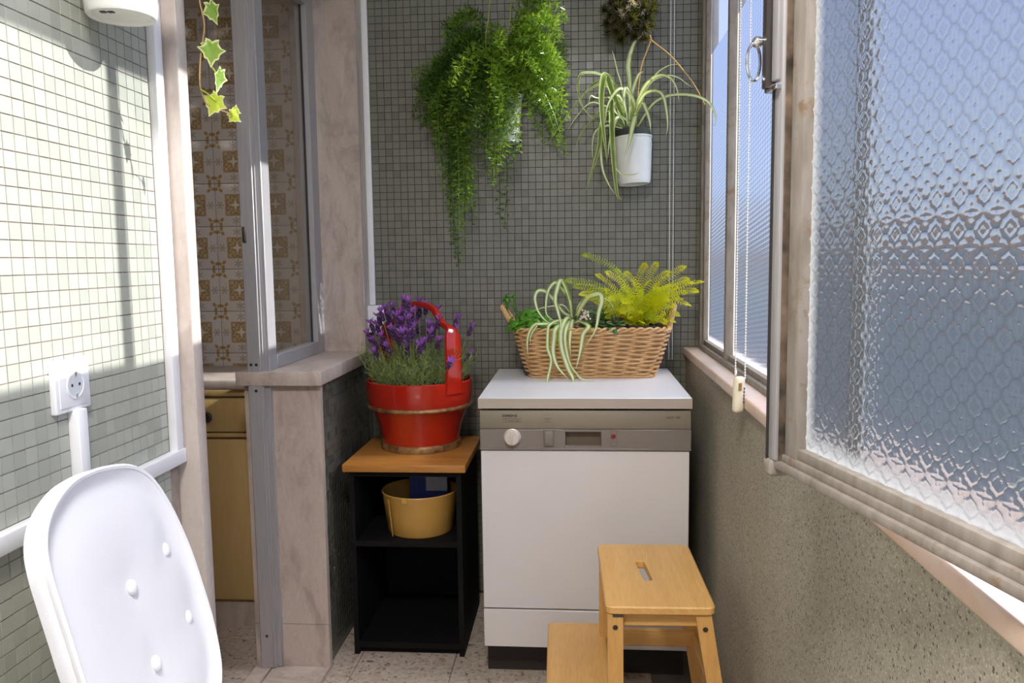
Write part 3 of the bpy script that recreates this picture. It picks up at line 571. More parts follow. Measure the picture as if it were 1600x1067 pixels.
# marble: right sill (two slabs), left sill, end of the low wall, door jamb, far reveal, threshold
t1 = struct(MB().bbox(.374, XW+.03, 1.30, YB, .897, .925, .005, 3).build('trim_1', M_MARBLE_PINK))
struct(MB().bbox(.374, XW+.03, -1.2, 1.298, .897, .925, .005, 3).build('trim_2', M_MARBLE_PINK))
struct(MB().bbox(-1.0, -.742, 2.248, YB, .882, .924, .004, 2).build('trim_3', M_MARBLE))
struct(MB().box(-.985, XP+.012, 2.275, 2.30, 0, .145).box(-.985, XP+.012, 2.276, 2.30, .1465, .882).build('trim_4', M_MARBLE))
struct(MB().bbox(-.90, -.768, 1.541, 1.579, 0, ZC, .003, 2).build('trim_5', M_MARBLE_JAMB))
struct(MB().box(-.985, -.752, 2.785, YB, .924, 2.17).build('trim_6', M_MARBLE))
struct(MB().bbox(-.93, -.755, 1.54, 2.274, -.01, .014, .002, 1).bbox(-.985, -.933, 1.54, 2.274, -.01, .016, .002, 1).build('trim_7', M_MARBLE))
struct(MB().bbox(.365, XR+.002, -1.2, 2.2, -.01, .06, .003, 1).build('baseboard_right', M_MARBLE))

struct(MB().bbox(XW+.031, XW+.24, -1.2, YB, .885, .917, .004, 2).build('trim_8', M_MARBLE_PINK))

# kitchen shell
YK = 2.872
wk = struct(MB().box(-3.2, -.985, YK, YK+.13, 0, ZC).build('wall_kitchen', M_KPAINT))
az = None; TX, TZ = .151, .1555
for i in range(12):
    for j in range(9):
        c = (-1.090-.151*i, YK-.001, .7538+TZ*(j+.5))
        if az is None:
            mb = MB().bbox(-TX/2+.0008, TX/2-.0008, -.005, .004, -TZ/2+.0008, TZ/2-.0008, .0015, 2)
            az = mb.build('azulejo_tile', M_AZULEJO, wk, at=c)
        else: inst(az, c, wk)
struct(MB().box(-3.32, -3.2, -1.34, YB+.14, 0, ZC).build('wall_kitchen_far', M_KPAINT))
struct(MB().box(-3.2, -.972, .2, .32, 0, ZC).build('wall_kitchen_near', M_KPAINT))

# ------------------------------------------------------------------ windows
# window_1: the fixed textured window on the right, two fields, far end
w1 = sroot('window_1', (XW, 2.0, .925))
Y0, Y1, ZB, ZS, ZT = 1.395, 2.79, .955, 1.91, 2.488
MB().bbox(XW-.012, XW+.03, Y1, YB, .925, ZT, .004, 2).bbox(XW-.02, XW-.006, Y1+.022, YB-.03, .925, ZT, .003, 2).build('stile', M_OLDPAINT, w1)
MB().bbox(XW-.012, XW+.03, 1.366, 1.397, .925, ZT, .003, 2).build('stile', M_OLDPAINT, w1)
MB().bbox(XW-.018, XW+.03, 2.345, 2.372, .94, ZT, .004, 2).build('mullion', M_OLDPAINT, w1)
MB().bbox(XW-.022, XW+.03, Y0, Y1+.01, .925, .941, .003, 2).bbox(XW-.010, XW+.03, Y0, Y1, .939, .957, .003, 2).build('bottom_rail', M_OLDPAINT, w1)
MB().bbox(XW-.012, XW+.03, -1.2, YB, ZT-.03, ZT, .003, 2).build('top_rail', M_OLDPAINT, w1)
for a, b in ((1.397, 2.345), (2.372, 2.79)):
    W = b-a
    # the far window keeps a bluish, cleaner glass
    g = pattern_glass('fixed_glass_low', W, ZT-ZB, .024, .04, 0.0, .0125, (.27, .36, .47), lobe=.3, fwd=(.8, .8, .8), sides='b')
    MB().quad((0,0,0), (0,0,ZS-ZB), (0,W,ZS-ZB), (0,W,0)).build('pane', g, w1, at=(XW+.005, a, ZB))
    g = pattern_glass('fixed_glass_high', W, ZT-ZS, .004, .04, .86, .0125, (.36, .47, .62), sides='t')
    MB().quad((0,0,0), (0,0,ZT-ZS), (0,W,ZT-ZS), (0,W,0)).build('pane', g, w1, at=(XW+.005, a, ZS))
# window_2: the opening nearer the camera: frame, open fanlight above, fixed light on each side
w2 = sroot('window_2', (XW, .4, .925))
MB().bbox(XW-.004, XW+.012, 1.136, 1.146, .925, 1.88, .003, 2).build('stile', M_OLDPAINT, w2)
MB().bbox(XW-.012, XW+.03, .36, .395, .925, 1.88, .003, 2).build('stile', M_OLDPAINT, w2)
MB().bbox(XW-.012, XW+.03, -1.2, 1.366, 1.866, 1.91, .003, 2).build('transom', M_OLDPAINT, w2)
MB().bbox(XW-.012, XW+.03, -1.2, 1.366, .925, .945, .003, 2).build('bottom_rail', M_OLDPAINT, w2)
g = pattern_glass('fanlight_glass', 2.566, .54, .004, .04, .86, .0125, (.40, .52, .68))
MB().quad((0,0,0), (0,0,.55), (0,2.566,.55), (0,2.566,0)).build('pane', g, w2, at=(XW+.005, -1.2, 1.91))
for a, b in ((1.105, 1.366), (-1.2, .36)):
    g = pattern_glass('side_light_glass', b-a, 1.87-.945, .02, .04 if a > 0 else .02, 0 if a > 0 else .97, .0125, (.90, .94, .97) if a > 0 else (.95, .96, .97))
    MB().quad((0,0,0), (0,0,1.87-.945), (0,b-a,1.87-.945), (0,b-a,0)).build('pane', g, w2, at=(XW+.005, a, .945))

# window_3: the casement standing open into the balcony
CO = Vector((.2738, 1.0989, .953)); U = Vector((.2236, -.9747, 0)); NI = Vector((-.9747, -.2236, 0))  # along, and towards the room
SWD, SHT = .69, .78
w3 = sroot('window_3', CO)
MS = Matrix(((NI.x, U.x, 0, CO.x), (NI.y, U.y, 0, CO.y), (0, 0, 1, CO.z), (0, 0, 0, 1)))   # local x to the room, y along, z up
MB().bbox(-.018, .004, .0225, .055, 0, SHT, .004, 2, MS).build('stile', M_OLDPAINT, w3)
MB().bbox(-.018, .010, .0175, .0195, .0, SHT, .0008, 1, MS).bbox(-.016, -.002, .0195, .0235, .01, SHT, .001, 1, MS).build('gap_strip', M_GUM, w3)
MB().bbox(-.018, .014, -.003, .0175, .012, SHT, .002, 2, MS).build('closing_profile', M_ALU, w3)
MB().box(-.016, .016, -.0062, -.003, .004, SHT, MS).build('gasket', M_GASKET, w3)
MB().bbox(-.018, .010, -.0125, -.006, .004, SHT, .002, 2, MS).build('edge_profile', M_ALU, w3)
MB().bbox(-.020, .018, -.013, .012, -.012, .012, .006, 3, MS).build('corner_cap', M_OLDPAINT, w3)
MB().bbox(-.018, .012, .0, SWD, .0, .012, .003, 2, MS).bbox(-.018, .006, .02, SWD, .011, .022, .002, 2, MS).bbox(-.018, .001, .04, SWD, .021, .036, .003, 2, MS).build('bottom_rail', M_OLDPAINT, w3)
MB().bbox(-.018, .004, SWD-.05, SWD, 0, SHT, .004, 2, MS).build('hinge_stile', M_OLDPAINT, w3)
MB().bbox(-.018, .004, .0, SWD, SHT, SHT+.045, .004, 2, MS).build('top_rail', M_OLDPAINT, w3)
# its pane: relief of quatrefoils as real geometry
PW, PH = SWD-.10, SHT-.034
def sash_pane():
    p = .032; nu, nv = int(PW/.0016), int(PH/.0016)
    u = np.linspace(0, PW, nu); v = np.linspace(0, PH, nv); Ug, Vg = np.meshgrid(u, v)
    a = 2*PI*Ug/p; b = 2*PI*Vg/p
    cu = (Ug/p+.5) % 1-.5; cv = (Vg/p+.5) % 1-.5
    f = np.cos(a)+np.cos(b)+.55*np.cos(a)*np.cos(b)+.12*np.cos(2*a)*np.cos(2*b)
    r = np.hypot(cu, cv); th = np.arctan2(cv, cu)
    ds = np.min([np.hypot(cu-a_, cv-b_)-.245 for a_, b_ in ((.25,0),(-.25,0),(0,.25),(0,-.25))], axis=0)
    ridge = np.exp(-(ds/.032)**2)+.35*np.exp(-((ds+.085)/.025)**2)*(r > .2)
    petal = np.exp(-((np.abs(np.sin(2*th))*r)/.05)**2)*np.exp(-((r-.17)/.09)**2)*.6
    dot = np.exp(-(r/.045)**2)*.9
    du = (Ug/p) % 1-.5; dv = (Vg/p) % 1-.5; r2 = np.hypot(du, dv); t2 = np.arctan2(dv, du)
    small = np.exp(-((r2-.13-.035*np.cos(4*t2))/.035)**2)*.7+np.exp(-(r2/.05)**2)*.6
    h = (ridge+petal+dot+small)*.0017
    x = h.ravel(); me = bpy.data.meshes.new('pane')
    co = np.stack([x, Ug.ravel(), Vg.ravel()], 1)
    idx = np.arange(nu*nv).reshape(nv, nu)
    q = np.stack([idx[:-1,:-1], idx[:-1,1:], idx[1:,1:], idx[1:,:-1]], -1).reshape(-1, 4)
    me.vertices.add(len(co)); me.vertices.foreach_set('co', co.ravel().astype('f'))
    me.loops.add(q.size); me.loops.foreach_set('vertex_index', q.ravel().astype('i'))
    me.polygons.add(len(q)); me.polygons.foreach_set('loop_start', (np.arange(len(q))*4).astype('i'))
    me.update(calc_edges=True); me.polygons.foreach_set('use_smooth', [True]*len(q))
    at = me.attributes.new('edge', 'FLOAT', 'POINT'); at.data.foreach_set('value', np.clip(ridge*.8+petal*.5+dot*.4+small*.6, 0, 1).ravel().astype('f'))
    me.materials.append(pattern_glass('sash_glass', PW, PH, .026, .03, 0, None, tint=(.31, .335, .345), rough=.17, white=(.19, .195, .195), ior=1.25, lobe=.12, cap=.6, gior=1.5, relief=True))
    o = bpy.data.objects.new('pane', me); COL.objects.link(o); o.parent = w3
    m = MS.copy(); m.translation = MS @ Vector((-.010, .052, .035)) - CO
    o.matrix_local = m
sash_pane()
# espagnolette: rod, keeper plate and ring
lt = MB().box(.008, .027, -.0135, -.003, .505, SHT, MS).build('latch_channel', M_ALU_DARK, w3)
MB().bbox(.012, .020, -.002, .0145, .512, SHT, .002, 2, MS).build('latch_bar', M_ALU, w3)
MB().bbox(.002, .022, -.018, .016, .500, .508, .002, 2, MS).build('latch_stop', M_CHROME, w3)
lh = MB().tube([MS @ Vector((.018, -.014+.0, .566)), MS @ Vector((.034, -.014, .566))], .0055, 10).ball(MS @ Vector((.032, -.017, .566)), .008).build('latch_handle', M_CHROME, w3)
rg = [MS @ Vector((.036+.0105*math.sin(t*2*PI), -.019+.003*math.sin(t*2*PI), .541+.024*math.cos(t*2*PI))) for t in [k/26 for k in range(26)]]
MB().tube(rg, .0023, 8, closed=True).build('ring', M_CHROME, lh)

# window_4: the kitchen window over the low wall, aluminium frame on the far side of the sill
w4 = sroot('window_4', (-.92, 2.26, .02))
MB().bbox(-.962, -.921, 2.250, 2.330, .016, 2.17, .002, 1).box(-.921, -.915, 2.252, 2.259, .016, 2.17).bbox(-.921, -.899, 2.262, 2.322, .016, 2.17, .002, 1).build('door_post', M_ALU, w4)
for x, z in ((-.950, .945), (-.934, .945), (-.938, .868), (-.940, .118)):
    MB().tube([(x, 2.2515, z), (x, 2.248, z)], .0042, 10).build('screw', M_KNOBDARK, w4)
MB().bbox(-.957, -.945, 2.243, 2.2515, 1.30, 1.345, .003, 2).build('catch', M_ALU_DARK, w4)
MB().bbox(-.94, -.9006, 2.33, 2.717, .924, .965, .002, 1).build('bottom_rail', M_ALU, w4)
MB().bbox(-.94, -.9006, 2.33, 2.717, 2.10, 2.17, .002, 1).build('top_rail', M_ALU, w4)
MB().bbox(-.94, -.90, 2.715, 2.7855, .9235, 2.1705, .0005, 1).build('stile', M_ALU, w4)
MB().box(-.924, -.918, 2.711, 2.715, .96, 2.105).build('gasket', M_GASKET, w4)
MB().quad((-.922, 2.33, .96), (-.922, 2.715, .96), (-.922, 2.715, 2.11), (-.922, 2.33, 2.11)).build('pane', M_GLASS_CLEAR, w4)


t = thing('fill_lamp', 'round housing of the added fill light above the camera end of the balcony', 'lamp', (-.18, .15, ZC))
MB().lathe([(.0001, ZC-.0), (.24, ZC), (.24, ZC-.10), (.225, ZC-.10), (.225, ZC-.02), (.0001, ZC-.02)], (-.18, .15, 0), 40).build('housing', M_WHITEPVC, t)  # fixture made up around the balcony fill light, never in view
# ------------------------------------------------------------------ things on the left wall
def duct(name, label, args, mat=M_WHITEPVC):
    o = MB().bbox(*args, .0025, 2).build(name, mat); tag(o, label, 'cable duct', None); return o
duct('cable_trunking', 'long upright white cable trunking along the marble jamb at the left wall end', (XL, XL+.018, YE+.002, YE+.030, .868, ZC))
duct('cable_trunking', 'long horizontal white cable trunking on the left wall behind the cushioned chair', (XL, XL+.020, -1.2, YE+.034, .840, .869))
duct('cable_trunking', 'short upright white cable trunking running down from the wall socket', (XL, XL+.020, 1.197, 1.221, .869, 1.010))
t = thing('wall_socket', 'square white wall socket with round recessed well on the sage mosaic', 'socket', (XL, 1.201, 1.05))
MB().bbox(XL, XL+.011, 1.157, 1.246, 1.008, 1.092, .003, 3).bbox(XL+.010, XL+.0125, 1.166, 1.237, 1.016, 1.084, .0012, 2).build('face_plate', M_WHITEPVC, t)
RX = Matrix.Translation(Vector((XL+.0128, 1.205, 1.050))) @ Matrix.Rotation(PI/2, 4, 'Y')
well = MB().lathe([(.0235, -.0005), (.0225, .001), (.0195, .0012), (.019, -.0004), (.0185, -.0006)], n=28, M=RX).build('well_rim', M_WHITEPVC, t)
MB().lathe([(.0192, .0003), (.0001, .0003)], n=28, M=RX).build('well', M_SOCKETGREY, t)
for dy in (-.0095, .0095):
    MB().lathe([(.0026, .0006), (.0001, .0007)], n=12, M=RX @ Matrix.Translation(Vector((0, dy, 0)))).build('contact_hole', M_BLACK, t)
for dz in (-.0175, .0175):
    MB().box(XL+.0128, XL+.0145, 1.2025, 1.2075, 1.05+dz-.003, 1.05+dz+.003).build('earth_clip', M_CHROME, t)

# ------------------------------------------------------------------ chair with the white tufted pad
ch = thing('padded_chair', 'white chair with a rounded button tufted cotton pad beside the left wall', 'chair', (-.45, 1.06, 0))
w_ = Vector((-.144, .99, 0)).normalized(); d_ = Vector((.24, 0, -.97)); d_ = (d_-w_*d_.dot(w_)).normalized(); n_ = d_.cross(w_).normalized()
p0 = Vector((-.67, 1.08, .93))
out = [(-.250,.30),(-.251,.177),(-.249,.133),(-.247,.086),(-.244,.046),(-.234,.018),(-.211,-.004),(-.173,-.020),(-.125,-.030),(-.080,-.031),(-.027,-.026),(.035,-.013),(.073,.005),(.099,.031),(.116,.066),(.129,.109),(.138,.168),(.140,.231),(.138,.287),(.130,.334),(.115,.372),(.080,.405),(.02,.420),(-.06,.424),(-.14,.420),(-.20,.405),(-.235,.372)]
def smooth_loop(pts, k=3):
    P = [Vector((a, b, 0)) for a, b in pts]; n = len(P); o = []
    for i in range(n):
        a, b, c, d = P[i-1], P[i], P[(i+1) % n], P[(i+2) % n]
        for j in range(k):
            t = j/k; o.append(.5*((2*b)+(c-a)*t+(2*a-5*b+4*c-d)*t*t+(3*b-a-3*c+d)*t**3))
    return o
lp = smooth_loop(out); nl = len(lp); cen = Vector((-.055, .195, 0))
def pad_h(q):
    h = 0
    for a, b in BUT: h -= .006*math.exp(-((q.x-a)**2+(q.y-b)**2)/.0009)
    return h
BUT = [(.078,.140), (-.054,.145), (.081,.255), (-.056,.260), (.080,.36), (-.056,.365)]
BUT = BUT[:4]
mb = MB(); rings = [(.80,-.024),(.95,-.024),(.99,-.020),(1.0,-.012),(1.0,-.006),(.988,.002),(.968,.0055),(.945,.003),(.91,-.0015),(.85,-.001),(.76,.004),(.64,.007),(.5,.008),(.36,.008),(.2,.008),(.07,.008)]
vs = []
for s_, h_ in rings:
    for q in lp:
        r = cen+(q-cen)*s_
        vs.append(p0+w_*r.x+d_*r.y+n_*(h_+(pad_h(r) if s_ < .9 else 0)+.012*max(0, (abs(r.x-cen.x)/.19))**2))
fs = [(i*nl+k, i*nl+(k+1)%nl, (i+1)*nl+(k+1)%nl, (i+1)*nl+k) for i in range(len(rings)-1) for k in range(nl)]
fs += [tuple(range(nl))[::-1], tuple((len(rings)-1)*nl+k for k in range(nl))]
pad = mb._add(vs, fs, smooth=True).build('seat_pad', M_CUSHION, ch)
MB().tube([p0+w_*(cen+(q-cen)*.985).x+d_*(cen+(q-cen)*.985).y+n_*(.004+.012*(abs(((q-cen)*.985).x)/.19)**2) for q in lp], .0042, 6, closed=True).build('piping', M_CUSHION, pad)
RB = Matrix((w_, d_, n_)).transposed().to_4x4()
for a, b in BUT:
    MB().ball(p0+w_*a+d_*b+n_*.006, (.0105, .0115, .0065), 14, 8, RB).build('button', M_CUSHION, pad)
def cl(a, b, h): return p0+w_*a+d_*b+n_*h
MC = Matrix((w_, d_, n_)).transposed().to_4x4(); MC.translation = p0
MB().bbox(-.17, .06, .05, .46, -.05, -.032, .006, 2, MC).build('backrest', M_CHAIR, ch)
MB().bbox(-.575, -.20, .84, 1.27, .44, .47, .008, 2).build('seat', M_CHAIR, ch)
for x, y in ((-.555, .86), (-.555, 1.25), (-.22, .86), (-.22, 1.25)):
    MB().tube([(x, y, .45), (x+(-.03 if x < -.4 else .03), y, 0)], [.018, .012], 10).build('leg', M_CHAIR, ch)

# ------------------------------------------------------------------ hanging pot with trailing ivy
iv = thing('ivy_pot', 'white plastic pot hung on the left wall trailing variegated ivy', 'potted plant', (-.745, 1.3, 1.64))
PC = (-.742, 1.305, 1.643)
pt = MB().lathe([(.0001, .004), (.044, .004), (.047, .001), (.0515, 0), (.0545, .004), (.057, .03), (.064, .112), (.069, .114), (.069, .124), (.063, .124), (.055, .03), (.0001, .02)], PC, 40).build('pot', M_POTPLASTIC, iv)
MB().disc((PC[0], PC[1], PC[2]+.108), .062, 28).build('soil', M_SOIL, iv)
for dx, dy in ((-.018, -.022), (-.006, -.020)):
    MB().box(PC[0]+dx-.005, PC[0]+dx+.004, PC[1]+dy-.004, PC[1]+dy+.004, PC[2]+.0026, PC[2]+.0042).build('moulded_mark', M_PRINT, pt)
stem1 = [(-.70, 1.33, 1.775), (-.665, 1.37, 1.79), (-.646, 1.38, 1.74), (-.644, 1.38, 1.691), (-.642, 1.39, 1.651), (-.656, 1.40, 1.605), (-.665, 1.41, 1.558), (-.664, 1.425, 1.53), (-.657, 1.43, 1.521)]
MB().tube(catmull(stem1, 4), .0013, 6).build('stem', M_IVY_STEM, iv)
MB().tube(catmull([(-.664, 1.41, 1.548), (-.655, 1.42, 1.541), (-.645, 1.43, 1.530)], 4), .0012, 6).build('stem', M_IVY_Y, iv)
MB().tube(catmull([(-.640, 1.40, 1.588), (-.636, 1.41, 1.578), (-.632, 1.42, 1.572)], 4), .0010, 6).build('stem', M_IVY_Y, iv)
MB().tube(catmull([(-.645, 1.44, 1.517), (-.638, 1.455, 1.515), (-.632, 1.468, 1.513)], 4), .0010, 6).build('stem', M_IVY_STEM, iv)
MB().tube(catmull([(-.655, 1.40, 1.616), (-.648, 1.40, 1.624), (-.640, 1.40, 1.62)], 4), .0010, 6).build('stem', M_IVY_Y, iv)
IVY = [(0,-.18),(.10,-.30),(.34,-.36),(.30,-.16),(.46,.06),(.72,.14),(.50,.30),(.40,.42),(.36,.60),(.20,.66),(.14,.80),(0,1.05)]
def ivy_leaf(c, size, rot, tilt=(0,0), mat=M_IVY, narrow=1.0):
    ol = IVY+[(-x, y) for x, y in IVY[-2:0:-1]]
    ol = ol+[]; n = len(ol); vs = []; at = []
    RM = Matrix.Rotation(tilt[0], 4, 'X') @ Matrix.Rotation(tilt[1], 4, 'Z') @ Matrix.Rotation(rot, 4, 'Y')
    for s_, e in ((1, 1), (.86, .78), (.45, .4)):
        for x, y in ol:
            x2, y2 = x*s_*narrow, .22+(y-.22)*s_
            vs.append(Vector((x2, -abs(x2)*.25-.12*(y2-.3)**2+(.03*math.sin(9*x2+7*y2)), y2))*size); at.append(e)
    vs.append(Vector((0, 0, .22))*size); at.append(0)
    fs = [(i*n+k, i*n+(k+1)%n, (i+1)*n+(k+1)%n, (i+1)*n+k) for i in range(2) for k in range(n)]+[(2*n+k, 2*n+(k+1)%n, 3*n) for k in range(n)]
    vs = [RM @ (v*1.3) + Vector(c) for v in vs]
    MB()._add(vs, fs, at, True).build('leaf', mat, iv)
ivy_leaf((-.634, 1.40, 1.618), .027, PI+.15, (.1, .2))
ivy_leaf((-.646, 1.40, 1.622), .016, PI-.5, (.4, .6))
ivy_leaf((-.628, 1.39, 1.682), .024, PI-.3, (.2, -.3))
ivy_leaf((-.629, 1.385, 1.725), .022, PI, (.3, .3))
ivy_leaf((-.632, 1.42, 1.575), .027, PI+.35, (.1, 1.1), M_IVY, .6)
ivy_leaf((-.644, 1.43, 1.534), .026, PI+.55, (.2, .1), M_IVY_Y)
ivy_leaf((-.634, 1.468, 1.514), .017, PI-.9, (.3, -.2), M_IVY_Y)
ivy_leaf((-.629, 1.469, 1.516), .012, .3, (.2, .5), M_IVY_Y)
for k in range(9):                                                    # leaves around the rim of the pot, above the frame
    a = -2.6+k*.55
    ivy_leaf((PC[0]+.075*math.cos(a) if math.cos(a) > -.7 else PC[0]-.04, PC[1]+.075*math.sin(a), PC[2]+.135+.02*random.random()), .026, PI+random.uniform(-.6,.6), (.3, random.uniform(-.5,.5)))

# ------------------------------------------------------------------ dishwasher
DX0, DX1, DY = -.2815, .3185, 2.231
dw = thing('dishwasher', 'freestanding white dishwasher with taupe control panel against the mosaic wall', 'dishwasher', ((DX0+DX1)/2, DY+.3, 0))
MB().bbox(DX0+.004, DX1-.004, DY+.03, 2.838, .10, .814, .003, 1).build('body', M_DW_WHITE, dw)
wt = MB().bbox(DX0, DX1, DY, 2.848, .8215, .850, .0015, 1).build('worktop', M_DW_TOP, dw)
MB().box(DX0-.0006, DX1+.0006, DY-.0008, 2.845, .8205, .8488).build('edge_band', M_DW_EDGE, wt)
# control panel: upper strip, lower strip with the recessed grip
cp = MB().bbox(DX0+.003, DX1-.002, DY+.005, DY+.032, .7605, .8135, .0025, 2).build('control_panel', M_DW_PANEL1, dw)
gx0, gx1, gz0, gz1 = -.0345, .0655, .7135, .7535
lo = MB().bbox(DX0+.003, gx0, DY+.002, DY+.032, .700, .760, .002, 1).bbox(gx1, DX1-.001, DY+.002, DY+.032, .700, .760, .002, 1)
lo.box(gx0-.001, gx1+.001, DY+.002, DY+.032, gz1, .760).box(gx0-.001, gx1+.001, DY+.002, DY+.032, .700, gz0)
lo.bbox(DX0+.003, DX1-.001, DY-.0005, DY+.01, .700, .706, .001, 1)
MB().box(gx0-.002, gx1+.002, DY+.0265, DY+.029, gz0-.002, gz1+.002).build('grip_recess', M_DW_RECESS, dw)
lo = lo.build('control_panel', M_DW_PANEL2, dw)
RF = lambda x, z, y=DY+.002: Matrix.Translation(Vector((x, y, z))) @ Matrix.Rotation(PI/2, 4, 'X')
kn = MB().lathe([(.0245, 0), (.0245, .003), (.0225, .004), (.0215, .016), (.0195, .0185), (.0001, .0185)], n=40, M=RF(-.1855, .7375)).build('knob', M_DW_KNOB, dw)
MB().bbox(-.1882, -.1828, DY-.0235, DY-.016, .7195, .7555, .0015, 2).build('knob_grip', M_DW_KNOB, kn)
MB().box(-.1862, -.1850, DY+.0003, DY+.0018, .7625, .7645).build('knob_mark', M_PRINT, lo)
MB().bbox(-.093, -.070, DY-.0025, DY+.004, .7130, .7545, .0018, 2).build('button', M_DW_PANEL2, dw)
def frame_lines(x0, x1, z0, z1, y, name, par, wd=.0007):
    m = MB()
    for a, b, c, d in ((x0, x1, z0, z0+wd), (x0, x1, z1-wd, z1), (x0, x0+wd, z0, z1), (x1-wd, x1, z0, z1)): m.box(a, b, y-.0003, y+.0003, c, d)
    return m.build(name, M_PRINT, par)
frame_lines(-.0965, -.0665, .7095, .7575, DY+.0016, 'button_outline', lo)
frame_lines(.094, .110, .7125, .7575, DY+.0016, 'lamp_outline', lo, .0005)
MB().lathe([(.0066, 0), (.0060, .002), (.0001, .0028)], n=20, M=RF(.1005, .7405)).build('indicator_light', M_LAMP_RED, dw)
def lettering(txt, x, z, size, y, par, bold=0.0, sx=1.0, mat=M_PRINT):
    cu = bpy.data.curves.new('lettering', 'FONT'); cu.body = txt; cu.size = size; cu.extrude = .0002; cu.offset = bold
    tmp = bpy.data.objects.new('tmp', cu); COL.objects.link(tmp); dg = bpy.context.evaluated_depsgraph_get()
    me = bpy.data.meshes.new_from_object(tmp.evaluated_get(dg)); bpy.data.objects.remove(tmp); bpy.data.curves.remove(cu)
    me.materials.clear(); me.materials.append(mat)
    o = bpy.data.objects.new('lettering', me); COL.objects.link(o)
    o.parent = par; o.location = Vector((x, y, z))-abs_loc(par); o.rotation_euler = (PI/2, 0, 0); o.scale = (sx, 1, 1)
    return o
lettering('SIEMENS', -.2145, .7955, .0095, DY+.0048, cp, .00028, 1.22)
lettering('LADY 100', .2475, .7915, .0085, DY+.0048, cp, .0001, 1.05)
# programme symbols under the name
yy = DY+.0048
for x0, x1 in ((-.212, -.196), (-.194, -.180), (-.178, -.160), (-.0945, -.0755)): frame_lines(x0, x1, .7795, .7915, yy, 'symbol_box', cp, .0005)
MB().tube([(-.207, yy, .7875), (-.204, yy, .7895), (-.2015, yy, .7865), (-.204, yy, .784), (-.204, yy, .7822)], .0005, 5).build('symbol', M_PRINT, cp)
MB().tube([(-.1905, yy, .7875), (-.1905, yy, .7835), (-.1835, yy, .7835), (-.1835, yy, .7875)], .0005, 5).build('symbol', M_PRINT, cp)
MB().tube([(-.174, yy, .7885), (-.174, yy, .783), (-.165, yy, .783), (-.166, yy, .7875), (-.172, yy, .7855)], .0005, 5).build('symbol', M_PRINT, cp)
MB().tube([(-.085+.0035*math.cos(k*.6), yy, .7855+.004*math.sin(k*.6)) for k in range(11)], .0005, 5).build('symbol', M_PRINT, cp)
MB().bbox(DX0+.005, DX1-.006, DY+.004, DY+.034, .229, .698, .002, 1).build('door', M_DW_WHITE, dw)
MB().bbox(DX0+.005, DX1-.007, DY+.004, DY+.034, .111, .2245, .002, 1).build('kick_panel', M_DW_WHITE, dw)
MB().box(DX0+.006, DX1-.008, DY+.082, 2.8, 0, .112).box(DX0+.01, DX1-.012, DY+.02, DY+.05, .2235, .2300).build('plinth', M_DW_PLINTH, dw)

# ------------------------------------------------------------------ shelf with pine top
sh = thing('shelf_unit', 'small black open shelf unit with an oiled pine top under the red bucket', 'shelf', (-.53, 2.57, 0))
MB().bbox(-.724, -.341, 2.362, 2.772, .596, .620, .0025, 2).build('top', M_PINE, sh)
F0, F1, G0, G1 = -.710, -.358, 2.382, 2.765
MB().box(F0, F0+.016, G0, G1, .0, .5955).build('side_panel', M_CABBLACK, sh)
MB().box(F1-.016, F1, G0, G1, .0, .5955).build('side_panel', M_CABBLACK, sh)
MB().box(F0+.016, F1-.016, G1-.008, G1, .03, .58).build('back_panel', M_CABBLACK, sh)
MB().box(F0+.016, F1-.016, G0, G1-.008, .578, .5955).build('top_rail', M_CABBLACK, sh)
MB().box(F0+.016, F1-.016, G0, G1-.008, .354, .370).build('shelf_board', M_CABBLACK, sh)
MB().box(F0+.016, F1-.016, G0+.002, G1-.008, .022, .040).box(F0+.016, F1-.016, G0+.02, G0+.034, .0, .022).build('shelf_board', M_CABBLACK, sh)
tb = thing('metal_tub', 'mustard enamelled metal tub on the black shelf, under the pine top', 'tub', (-.515, 2.52, .37))
MB().lathe([(.0001, .002), (.098, .002), (.103, 0), (.106, .004), (.122, .128), (.1245, .132), (.1225, .135), (.119, .132), (.103, .008), (.0001, .006)], (-.513, 2.514, .3705), 48).build('body', M_YELLOWTUB, tb)
MB().bbox(-.548, -.530, 2.3925, 2.397, .487, .504, .001, 1).build('hinge_tab', M_YELLOWTUB, tb)
MB().tube([(-.585, 2.420, .374), (-.592, 2.405, .497)], .0015, 6).build('seam', M_YELLOWTUB, tb)
cb = thing('carton', 'dark blue carton with a grey label standing in the mustard tub', 'box', (-.50, 2.55, .378))
MB().bbox(-.552, -.425, 2.535, 2.585, .3775, .572, .001, 1).build('carton_body', M_BLUEBOX, cb)
MB().box(-.497, -.428, 2.5335, 2.5352, .49, .566).build('label_panel', M_GREYCARD, cb)
MB().lathe([(.0042, 0), (.0042, .0006), (.0001, .0006)], n=14, M=RF(-.486, .558, 2.5335)).build('emblem', M_REDPRINT, cb)

# ------------------------------------------------------------------ red lacquered bucket with lavender
BC = Vector((-.528, 2.628, .620))
bk = thing('lavender_bucket', 'red lacquered bucket with gilt bands and arched handle, full of flowering lavender', 'potted plant', BC)
prof = [(.0001, .006), (.126, .006), (.128, .014), (.1285, .022), (.1325, .045), (.139, .075), (.148, .102), (.158, .124), (.167, .140), (.172, .150), (.1765, .175), (.178, .205), (.177, .228), (.174, .231), (.169, .229), (.166, .20), (.15, .15), (.0001, .14)]
MB().lathe(prof, BC, 64).build('body', M_REDLACQ, bk)
MB().lathe([(.129, .0), (.1345, .001), (.136, .012), (.1335, .021), (.129, .023)], BC, 64).build('gilt_foot', M_GOLD, bk)
MB().lathe([(.168, .140), (.1745, .139), (.1775, .1435), (.1765, .1490), (.172, .151)], BC, 64).build('gilt_band', M_GOLD, bk)
MB().disc(BC+Vector((0, 0, .205)), .166, 40).build('soil', M_SOIL, bk)
